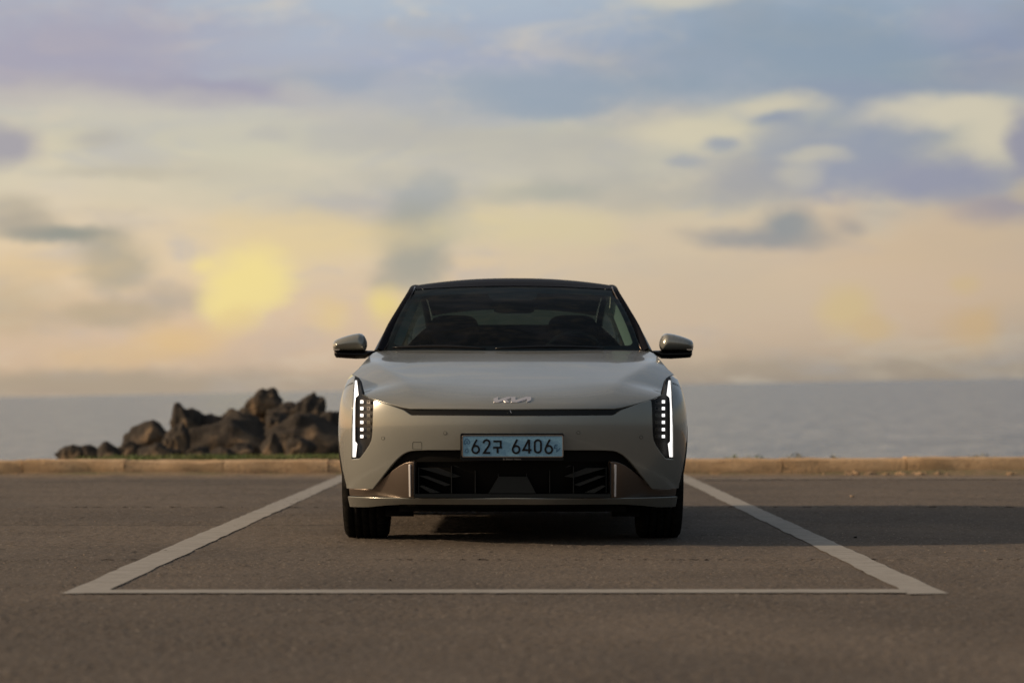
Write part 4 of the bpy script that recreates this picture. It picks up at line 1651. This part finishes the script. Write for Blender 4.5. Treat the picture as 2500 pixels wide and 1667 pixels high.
# cowl between bonnet and glass, wipers
V, F = [], []
for i in range(41):
    s = -1 + 2 * i / 40
    yb = 1.20 + .20 * s * s
    V += [(s * .78, yb, 1.018), (s * .78, yb + .16, 1.040 + .006 * s * s)]
    if i:
        k = 2 * i
        F.append((k - 2, k, k + 1, k - 1))
mesh_obj('cowl', V, F, 'matte_black', CAR)


def wiper(x_a, x_b, name='wiper'):
    pts = []
    for i in range(18):
        t = i / 17
        s = (x_a + (x_b - x_a) * t) / .7447
        p = ws(np.array([s]), np.array([.030 + .02 * math.sin(math.pi * t)]))[0]
        pts.append((p[0], p[1] - .014, p[2] + .010))
    v, f = tube(pts, [.005 + .004 * math.sin(math.pi * k / 17) for k in range(18)], 6)
    return mesh_obj(name, v, f, 'gloss_black', CAR)


wiper(-.70, -.16)
wiper(-.10, .52)

# rear deck, rear bumper, underbody
V, F = [], []
for j in range(9):
    for i in range(17):
        s = -1 + 2 * i / 16
        y = 4.26 + (4.675 - AR * (1 - (1 - min(abs(s) * .93, .995) ** PW) ** (1 / PW)) - 4.26) * j / 8
        xm = float(X_side(np.array([min(y, 4.42)]), np.array([1.02]))[0]) * (1 - .10 * max(0, (y - 4.42)) / .24)
        V.append((s * xm, y, 1.03 + .05 * (1 - abs(s) ** 2.5) * (1 - .6 * (j / 8) ** 3)))
for j in range(8):
    for i in range(16):
        a = j * 17 + i
        F.append((a, a + 1, a + 18, a + 17))
mesh_obj('boot_lid', V, F, 'paint', CAR)


def S_rear(co):
    th, z = co[:, 0], co[:, 1]
    s, c = np.abs(np.sin(th)), np.abs(np.cos(th))
    return np.stack([np.sign(th) * w_of(z) * s ** (2 / PW), LEN - .25 * (z - .6) ** 2 - AR * (1 - c ** (2 / PW)), z], 1)


tr_ = math.acos((1 - (LEN - 4.42) / AR) ** (PW / 2))
panel('rear_bumper', [resample(mir([(0, .24), (tr_, .24), (tr_, 1.04), (0, 1.06)]), .06)], S_rear, 'paint', CAR, (.08, .06), ((0, .02),), flip_to=lambda P: np.tile([0, 1.0, 0], (len(P), 1)))
for sg in (1, -1):
    panel('tail_light', [resample([(sg * .75, .70), (sg * .98, .70), (sg * .98, 1.0), (sg * .90, 1.0)], .05)], lambda co: S_rear(co) + np.array([0, .006, 0]), 'tail', CAR, (.06, .05), ((0, .02),), flip_to=lambda P: np.tile([0, 1.0, 0], (len(P), 1)))
box('floor_pan', -.60, .60, .30, 4.45, .172, .30, 'under', CAR)
box('floor_pan', -.86, .86, 1.28, 3.28, .168, .295, 'under', CAR)
box('bulkhead', -.70, .70, .42, 1.2, .30, .62, 'under', CAR)


# ---- wheels
def revolve(prof_, n, cx):
    V, F = [], []
    m = len(prof_)
    for i in range(n):
        a = 2 * math.pi * i / n
        for x, r in prof_:
            V.append((x - cx, r * math.sin(a), r * math.cos(a)))
    for i in range(n):
        i2 = (i + 1) % n
        for k in range(m - 1):
            F.append((i * m + k, i2 * m + k, i2 * m + k + 1, i * m + k + 1))
    return V, F


TR = .338
tyre_p = [(-.098, .225), (-.116, .245), (-.122, .285), (-.118, .315), (-.104, .332), (-.090, TR)]
for c in (-.06, -.02, .02, .06):
    tyre_p += [(c - .006, TR), (c - .005, TR - .008), (c + .005, TR - .008), (c + .006, TR)]
tyre_p += [(.090, TR), (.104, .332), (.118, .315), (.122, .285), (.116, .245), (.098, .225)]
for yc in (FW, RW):
    for sg in (1, -1):
        wx = .803
        wh = empty('wheel', (sg * wx, yc, TR), 0, CAR)
        V, F = revolve(tyre_p, 72, 0)
        # cross cuts in the shoulder blocks
        V = np.array(V)
        ang = np.arctan2(V[:, 1], V[:, 2])
        rr = np.hypot(V[:, 1], V[:, 2])
        cut = (np.abs(V[:, 0]) > .085) & (rr > .325) & ((np.round(ang / (2 * math.pi / 72)).astype(int) % 2) == 0)
        V[cut, 1:] *= .972
        mesh_obj('tyre', V, F, 'tyre', wh)
        rim_p = [(-.09, .20), (-.095, .226), (.085, .226), (.100, .232), (.104, .222), (.060, .205), (-.02, .20)]
        V, F = revolve([(sg * x, r) for x, r in rim_p], 48, 0)
        bm = bmesh.new()
        vs = [bm.verts.new(v) for v in V]
        for f in F:
            bm.faces.new([vs[i] for i in f])
        for k in range(5):
            a = 2 * math.pi * k / 5
            ca, sa = math.cos(a), math.sin(a)
            for (r0, w0), (r1, w1) in (((.03, .05), (.21, .035)),):
                q = [(r0, -w0), (r0, w0), (r1, w1), (r1, -w1)]
                top = [bm.verts.new((sg * .085, r * sa + w * ca, r * ca - w * sa)) for r, w in q]
                bot = [bm.verts.new((sg * .045, r * sa + w * ca, r * ca - w * sa)) for r, w in q]
                bm.faces.new(top)
                bm.faces.new(bot[::-1])
                for i in range(4):
                    bm.faces.new((top[i], bot[i], bot[(i + 1) % 4], top[(i + 1) % 4]))
        bmesh.ops.create_cone(bm, cap_ends=True, segments=24, radius1=.055, radius2=.05, depth=.05, matrix=Matrix.Translation((sg * .07, 0, 0)) @ Matrix.Rotation(math.pi / 2 * sg, 4, 'Y'))
        bmesh.ops.create_cone(bm, cap_ends=True, segments=32, radius1=.19, radius2=.19, depth=.02, matrix=Matrix.Translation((sg * -.01, 0, 0)) @ Matrix.Rotation(math.pi / 2 * sg, 4, 'Y'))
        bmesh.ops.recalc_face_normals(bm, faces=bm.faces)
        bm_obj('rim', bm, 'rim', wh)

# ---- door mirrors
MY = 1.62


def dome_obj(name, poly, y0, depth, R, back, mat, parent, step=3.0, crease=None):
    pts = np.array([ray(u, v, y0) for u, v in resample(poly, step)])
    sp = step * (DIST + y0) / FPX
    Ls = [pts]
    def dm(co):
        d = seg_dist(co, pts)
        d = np.where(inside(co, pts), d, 0)
        t = np.clip(d / R, 0, 1)
        y = y0 - depth * np.sqrt(np.maximum(1 - (1 - t) ** 2, 0))
        if crease is not None:
            y = y - crease(co)
        return np.stack([co[:, 0], y, co[:, 1]], 1)
    if area2(pts) < 0:
        pts = pts[::-1]
    lo, hi = pts.min(0), pts.max(0)
    gx = np.arange(lo[0], hi[0], sp)
    gy = np.arange(lo[1], hi[1], sp)
    g_ = np.array([(x, y) for x in gx for y in gy])
    g_ = g_[inside(g_, pts)]
    g_ = g_[seg_dist(g_, pts) > sp * .3]
    vs = list(map(tuple, pts)) + list(map(tuple, g_))
    n = len(pts)
    r = delaunay_2d_cdt([Vector(v) * 100 for v in vs], [(i, (i + 1) % n) for i in range(n)], [], 0, 1e-5)
    co = np.array([(v[0], v[1]) for v in r[0]]) / 100
    tri = [f for f in r[2] if inside(co[list(f)].mean(0)[None], pts)[0]]
    P = dm(co)
    F = []
    for f in tri:
        p = P[list(f)]
        F.append(tuple(f) if np.cross(p[1] - p[0], p[2] - p[0])[1] < 0 else tuple(reversed(f)))
    # rounded back: same rim, shallow
    k = len(P)
    loopv = [int(np.argmin(((co - q) ** 2).sum(1))) for q in pts]
    cen = pts.mean(0)
    V = list(map(tuple, P))
    for i in range(n):
        q = cen + (pts[i] - cen) * .93
        V.append((q[0], y0 + back, q[1]))
    for i in range(n):
        j = (i + 1) % n
        F.append((loopv[i], k + i, k + j, loopv[j]))
    F.append(tuple(k + i for i in range(n))[::-1] if False else tuple(k + i for i in range(n)))
    return mesh_obj(name, V, F, mat, parent)


for sg in (1, -1):
    mo = empty('door_mirror', (0, 0, 0), 0, CAR)
    cap = [(sg * u, v) for u, v in ((440.5, 846), (440, 838), (437, 832), (430, 828), (420, 824), (406, 819.5), (390, 815.5), (376, 813.5), (369, 815), (363, 820), (359, 828), (356.5, 836), (356.5, 845), (359, 853), (362, 856.5), (400, 856.5), (436, 856), (439, 852))]
    dome_obj('cap', cap, MY, .085, .045, .10, 'paint', mo, 2.2)
    low = [(sg * u, v) for u, v in ((437.5, 854.5), (437, 866), (432.5, 873), (410, 874.5), (385, 876), (362, 875.5), (348, 867.5), (330, 857), (345, 855.5), (400, 854.5))]
    dome_obj('foot', low, MY + .004, .05, .03, .10, 'gloss_black', mo, 2.2)
    ind = [(sg * u, v) for u, v in ((439.5, 852), (424, 851), (424, 854.5), (438.5, 855.5))]
    v, f = prism(ind, MY - .05, MY)
    mesh_obj('turn_signal', v, f, 'amber', mo, False)
    gl_ = [(sg * u, v) for u, v in ((434, 846), (430, 832), (376, 818), (364, 832), (362, 852), (430, 853))]
    v, f = prism(gl_, MY + .095, MY + .104)
    mesh_obj('mirror_glass', v, f, 'mirror', mo, False)
    # the arm reaches in to the door
    V, F = superell(sg * .815, MY + .05, 1.030, .06, .045, .018, .6)
    mesh_obj('arm', V, F, 'gloss_black', mo)

# ---- interior
box('dashboard', -.70, .70, 1.52, 1.98, .80, .985, 'dash', CAR, .04, 3)
for cx in (-.375, .37):
    st = empty('front_seat', (cx, 2.7, .30), 0, CAR)
    v, f = superell(0, .02, .48, .255, .10, .36, .55)
    mesh_obj('backrest', v, f, 'seat', st)
    v, f = superell(0, 0, .88, .155, .062, .115, .55)
    mesh_obj('headrest', v, f, 'seat', st)
    v, f = superell(0, -.28, .15, .26, .30, .11, .5)
    mesh_obj('cushion', v, f, 'seat', st)
rs = empty('rear_seat', (0, 3.5, .30), 0, CAR)
v, f = superell(0, 0, .60, .64, .10, .36, .35)
mesh_obj('backrest', v, f, 'seat', rs)
for cx in (-.42, .42):
    v, f = superell(cx, 0, .90, .14, .06, .09, .5)
    mesh_obj('headrest', v, f, 'seat', rs)
v, f = tube([(.37 + .185 * math.cos(a), 2.02 + .06 * math.sin(a), 1.0 + .165 * math.sin(a)) for a in np.linspace(0, 2 * math.pi, 33)], .016, 8)
sw = mesh_obj('steering_wheel', v, f, 'vane_black', CAR)
box('spoke', .20, .54, 2.00, 2.02, .975, 1.02, 'dash', sw)
v, f = superell(.004, 2.28, 1.320, .125, .028, .030, .5)
mesh_obj('inner_mirror', v, f, 'vane_black', CAR)
v, f = superell(.004, 2.20, 1.385, .13, .04, .030, .5)
mesh_obj('sensor_housing', v, f, 'vane_black', CAR)
box('parcel_shelf', -.60, .60, 3.62, 4.2, .96, .99, 'dash', CAR)

# ------------------------------------------------------------------ kerb, stone by stone
KY = 12.2
kerb = empty('kerb', (0, KY, 0))
tag(kerb, 'long low kerb of worn tan sandstone blocks along the far edge of the parking lot', 'kerb')
joints = [-14.3, -13.2, -12.1, -11.0, -9.9, -8.8, -7.75, -6.7, -5.62, -5.0, -3.96, -2.95, -1.88, -.85, .25, 1.45, 2.76, 4.03, 5.30, 6.6, 7.9, 9.2, 10.5, 11.8, 13.1, 14.4]
for i, (a, b) in enumerate(zip(joints[:-1], joints[1:])):
    bm = bmesh.new()
    ht = .142 + .0045 * max(0, (a + b) / 2 - 0) + random.gauss(0, .003)
    if a > 3.9:
        ht += .010
    bmesh.ops.create_cube(bm, size=1)
    ga, gb = random.uniform(.002, .006), random.uniform(.002, .006)
    bmesh.ops.scale(bm, vec=(b - a - ga - gb, .30, ht + .2), verts=bm.verts)
    bmesh.ops.translate(bm, vec=((a + b) / 2, .15 + random.gauss(0, .006), (ht - .2) / 2), verts=bm.verts)
    bmesh.ops.subdivide_edges(bm, edges=bm.edges[:], cuts=7, use_grid_fill=True)
    for v in bm.verts:
        n = math.sin(v.co.x * 9 + i) * .006 + random.gauss(0, .005)
        edge = (v.co.z > ht - .03) and (v.co.y < .05)
        v.co.y += n + (.012 if edge else 0) + (random.random() < .06) * .012
        v.co.z += random.gauss(0, .004) - (.012 if edge else 0) - (random.random() < .07) * .014
    bmesh.ops.recalc_face_normals(bm, faces=bm.faces)
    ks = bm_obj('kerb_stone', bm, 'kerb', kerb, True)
    ks.data.set_sharp_from_angle(angle=math.radians(38))


def rocky(r, seed, sub=5):
    rg = random.Random(seed)
    bm = bmesh.new()
    bmesh.ops.create_icosphere(bm, subdivisions=sub, radius=1.0)
    planes = [(Vector((rg.gauss(0, 1), rg.gauss(0, 1), rg.gauss(0, .8))).normalized(), rg.uniform(.56, .86)) for _ in range(18)]
    off = Vector((rg.uniform(-50, 50), rg.uniform(-50, 50), rg.uniform(-50, 50)))
    for v in bm.verts:
        p = v.co.copy()
        for n, d in planes:
            e = p.dot(n) - d
            if e > 0:
                p -= n * e * .62
        k = 1 + .20 * mnoise.noise(p * 1.4 + off) + .17 * mnoise.noise(p * 3.1 + off) + .06 * abs(mnoise.noise(p * 7.5 + off)) + .018 * mnoise.noise(p * 16 + off)
        v.co = Vector((p.x * k * r[0], p.y * k * r[1], p.z * k * r[2]))
    return bm


def lump(r, seed, sub=2, amp=.28, flat=1.0):
    rg = random.Random(seed)
    bm = bmesh.new()
    bmesh.ops.create_icosphere(bm, subdivisions=sub, radius=1.0)
    planes = [(Vector((rg.gauss(0, 1), rg.gauss(0, 1), rg.gauss(0, 1))).normalized(), rg.uniform(.55, .86)) for _ in range(11)]
    ph = [rg.uniform(0, 6.28) for _ in range(6)]
    for v in bm.verts:
        p = v.co.copy()
        for n, d in planes:
            e = p.dot(n) - d
            if e > 0:
                p -= n * e * .88
        k = 1 + amp * .30 * (math.sin(p.x * 3.1 + ph[0]) * math.sin(p.y * 2.7 + ph[1]) + math.sin(p.z * 3.7 + ph[2]) * math.cos(p.x * 2.2 + ph[3]))
        k += amp * .12 * math.sin(p.x * 8 + ph[4]) * math.sin(p.y * 9 + p.z * 7 + ph[5])
        v.co = Vector((p.x * k * r[0], p.y * k * r[1], p.z * k * r[2]))
    return bm


# sandy rubble along the foot of the kerb
def joined(name, items, mat, kind='stuff'):
    bm = bmesh.new()
    for b2 in items:
        me = bpy.data.meshes.new('tmp')
        b2.to_mesh(me)
        b2.free()
        bm.from_mesh(me)
        bpy.data.meshes.remove(me)
    o = bm_obj(name, bm, mat, None, False)
    o['kind'] = kind
    return o


items = []
for k in range(420):
    x = random.uniform(-6, 7) if k % 3 else random.uniform(3.4, 7)
    dens = .35 if x < 2 else 1.0
    if random.random() > dens:
        continue
    s = random.uniform(.006, .022) * (1.0 if x < 3.4 else 1.9)
    b2 = lump((s * random.uniform(.8, 1.8), s, s * .8), 1000 + k, 1)
    bmesh.ops.translate(b2, vec=(x, KY - random.random() ** 2 * (.10 if x < 3.4 else .22) + .01, s * .25), verts=b2.verts)
    items.append(b2)
ru = joined('kerb_rubble', items, 'kerb')
tag(ru, 'sandy crumbled rubble along the foot of the kerb', 'rubble')

# a low drift of sand against the kerb
V, F = [], []
nx = 160
for i in range(nx + 1):
    x = -14 + 28 * i / nx
    hgt = .018 + .012 * math.sin(x * 2.1) * math.sin(x * .7 + 1) + (.03 if x > 3.2 else 0) * sstep(3.0, 4.2, x) + random.uniform(0, .012)
    wd = .10 + .06 * math.sin(x * 1.3) + random.uniform(0, .05) + .10 * float(sstep(3.0, 4.4, x))
    V += [(x, KY + .02, hgt), (x, KY - wd * .5, hgt * .45), (x, KY - wd, .0015)]
    if i:
        k = 3 * i
        F += [(k - 3, k - 2, k + 1, k), (k - 2, k - 1, k + 2, k + 1)]
o = mesh_obj('sand_drift', V, [f[::-1] for f in F], 'land')
tag(o, 'thin drift of tan sand swept against the kerb', 'sand', kind='stuff')

# grit on the lot
items = []
for k in range(150):
    s = random.uniform(.003, .008)
    b2 = lump((s, s * 1.2, s * .6), 3000 + k, 1)
    d = random.uniform(-3.2, 11)
    bmesh.ops.translate(b2, vec=(random.uniform(-.25, .25) * (d + DIST) * .9, d, s * .4), verts=b2.verts)
    items.append(b2)
o = joined('grit', items, 'pebble')
tag(o, 'scattered grit on the asphalt', 'grit')


def pebble(px, py, s, label, mat='pebble'):
    x, y = ground_pt(px, py)
    b2 = lump((s, s * .8, s * .7), int(px), 2)
    o = bm_obj('stone_chip', b2, mat, None, True)
    o.location = (x, y, s * .45)
    tag(o, label, 'stone')


pebble(2088, 1314, .013, 'small dark stone chip lying in the car shadow right of the white line', 'matte_black')
pebble(2080, 1214, .018, 'pale stone chip on the sunlit asphalt beyond the car shadow', 'pebble')
pebble(952, 1418, .008, 'tiny brown stone chip on the asphalt between car and front line', 'rock')

# ------------------------------------------------------------------ boulders (zoom coordinates of the pile -> place)
def boulder(zx0, zx1, zy0, zy1, depth, label, seed, sub=4, ry=None):
    px0, px1 = 100 + zx0 * .3231, 100 + zx1 * .3231
    py0, py1 = 930 + zy0 * .3231, 930 + zy1 * .3231
    sc = depth / FPX
    cx = ((px0 + px1) / 2 - 1250) * sc
    cz = CAMH + (HOR - (py0 + py1) / 2) * sc
    rx, rz = (px1 - px0) / 2 * sc * 1.36, (py1 - py0) / 2 * sc * 1.16
    bm = rocky((rx, ry or (rx + rz) * .5, rz), seed, 5 if px1 - px0 > 60 else 4)
    o = bm_obj('boulder', bm, 'rock', None, True)
    me = o.data
    o.location = (cx, depth - DIST, cz)
    tag(o, label, 'boulder', 'boulders piled on the shore behind the kerb')
    return o


DB = 31.0
B = [
    (130, 320, 498, 620, 30.0, 'flat tan boulder at the far left tip of the rock pile', 11),
    (290, 440, 486, 640, 30.6, 'low dark boulder second from the left tip of the rock pile', 12),
    (420, 590, 488, 660, 30.2, 'low brown boulder third from the left tip of the rock pile', 13),
    (560, 760, 452, 660, 30.8, 'rounded boulder at the foot of the left sunlit shoulder', 14),
    (640, 990, 318, 640, 31.8, 'broad boulder with a sunlit left face, left shoulder of the pile', 15),
    (975, 1215, 206, 600, 32.4, 'tall rounded boulder forming the left peak of the pile', 16),
    (930, 1120, 350, 640, 30.9, 'upright tan faced boulder below the left peak', 17),
    (1140, 1420, 256, 600, 32.6, 'dark boulder in the saddle just right of the left peak', 18),
    (1110, 1270, 498, 640, 29.6, 'small grey boulder at the grass line below the saddle', 19),
    (1370, 1680, 222, 600, 32.4, 'grey topped boulder in the middle of the pile left of the summit', 20),
    (1580, 1790, 58, 300, 33.2, 'topmost boulder perched on the summit of the rock pile', 21),
    (1740, 1980, 138, 480, 33.0, 'dark boulder just right of the summit rock', 22),
    (1940, 2140, 114, 500, 32.8, 'grey capped boulder forming the right peak of the pile', 23),
    (2080, 2290, 250, 640, 32.2, 'dark sloping boulder beside the car headlight, right end of the pile', 24),
    (1670, 1810, 396, 640, 30.0, 'pale upright boulder lit by the sun at the foot of the summit', 25),
    (1850, 2050, 418, 620, 30.3, 'greyish boulder low in front of the right peak', 26),
    (1440, 1620, 470, 640, 30.0, 'small tan boulder low in the middle of the pile', 27),
    (1200, 1760, 330, 700, 31.6, 'wide dark boulder filling the middle of the pile', 28),
    (1740, 2260, 290, 720, 31.4, 'widest dark boulder under the two right peaks', 29),
    (760, 1010, 470, 660, 30.2, 'dark squat boulder at the grass line left of the tan faced one', 30),
    (1290, 1450, 500, 650, 29.8, 'brown low boulder between the small grey and small tan ones', 31),
    (1500, 1760, 200, 640, 33.6, 'dark boulder showing in the gap left under the summit rock', 33),
    (1690, 1900, 250, 520, 32.0, 'black shaded boulder under the summit rock', 32),
]
for a in B:
    boulder(*a)

# ------------------------------------------------------------------ grass and weeds behind the kerb
def blades(n, xf, yf, zf, hmin, hmax, wd, lean=.5):
    V, F = [], []
    for _ in range(n):
        x, y = xf(), yf()
        z = zf(x, y)
        h = random.uniform(hmin, hmax)
        a = random.uniform(0, 2 * math.pi)
        dx, dy = math.cos(a) * wd, math.sin(a) * wd
        lx, ly = random.gauss(0, lean) * h, random.gauss(0, lean) * h
        k = len(V)
        V += [(x - dx, y - dy, z), (x + dx, y + dy, z), (x + lx * .4 + dx * .7, y + ly * .4 + dy * .7, z + h * .6), (x + lx * .4 - dx * .7, y + ly * .4 - dy * .7, z + h * .6), (x + lx, y + ly, z + h)]
        F += [(k, k + 1, k + 2, k + 3), (k + 3, k + 2, k + 4)]
    return V, F


v, f = blades(9000, lambda: random.triangular(-4.7, -.6, -1.5), lambda: random.uniform(12.52, 13.3), lambda x, y: .105, .05, .10, .005)
o = mesh_obj('grass', v, f, 'grass', None, False)
tag(o, 'strip of short green grass along the kerb top in front of the boulders', 'grass', kind='stuff')
v, f = blades(900, lambda: random.uniform(1.8, 6), lambda: random.uniform(12.52, 13.1), lambda x, y: .10, .02, .05, .004)
o = mesh_obj('sparse_grass', v, f, 'dry_weed', None, False)
tag(o, 'sparse dry grass behind the kerb right of the car', 'grass', kind='stuff')


def weed(px, hgt, wid, label, mat, n=90):
    d = 25.2
    x0 = (px - 1250) * d / FPX
    o = empty('weed', (x0, d - DIST, .09))
    tag(o, label, 'weed', 'weeds growing behind the kerb')
    V, F = [], []
    for k in range(n):
        a = random.uniform(0, 6.28)
        r = random.random() * wid
        x, y, z = math.cos(a) * r, math.sin(a) * r * .6, random.uniform(.03, hgt) * (1 - .5 * r / wid)
        s = random.uniform(.008, .018)
        q = Vector((random.gauss(0, 1), random.gauss(0, 1), random.gauss(0, 1))).normalized()
        t = q.orthogonal().normalized() * s
        b_ = q.cross(t).normalized() * s * .5
        k0 = len(V)
        p = Vector((x, y, z))
        V += [p - t, p + b_, p + t, p - b_]
        F.append((k0, k0 + 1, k0 + 2, k0 + 3))
    mesh_obj('foliage', V, F, mat, o, False)
    V, F = [], []
    for k in range(7):
        a = random.uniform(0, 6.28)
        v2, f2 = tube([(0, 0, -.02), (math.cos(a) * wid * .4, math.sin(a) * wid * .3, hgt * .5), (math.cos(a) * wid * .8, math.sin(a) * wid * .5, hgt * random.uniform(.7, 1))], [.003, .002, .001], 4)
        k0 = len(V)
        V += v2
        F += [tuple(i + k0 for i in q) for q in f2]
    mesh_obj('stem', V, F, mat, o, False)


weed(1792, .10, .14, 'low green weed behind the kerb, nearest to the right of the car', 'grass')
weed(1850, .11, .16, 'green weed behind the kerb, just left of the taller grey one', 'grass')
weed(1945, .13, .15, 'tall grey dry weed behind the kerb, tallest right of the car', 'dry_weed', 120)
weed(2035, .10, .15, 'grey weed behind the kerb, just right of the tallest one', 'dry_weed')
weed(2238, .10, .07, 'thin lone weed behind the kerb, over a kerb joint far right', 'dry_weed', 40)
weed(2400, .13, .22, 'wide dry weed behind the kerb at the far right', 'dry_weed', 110)
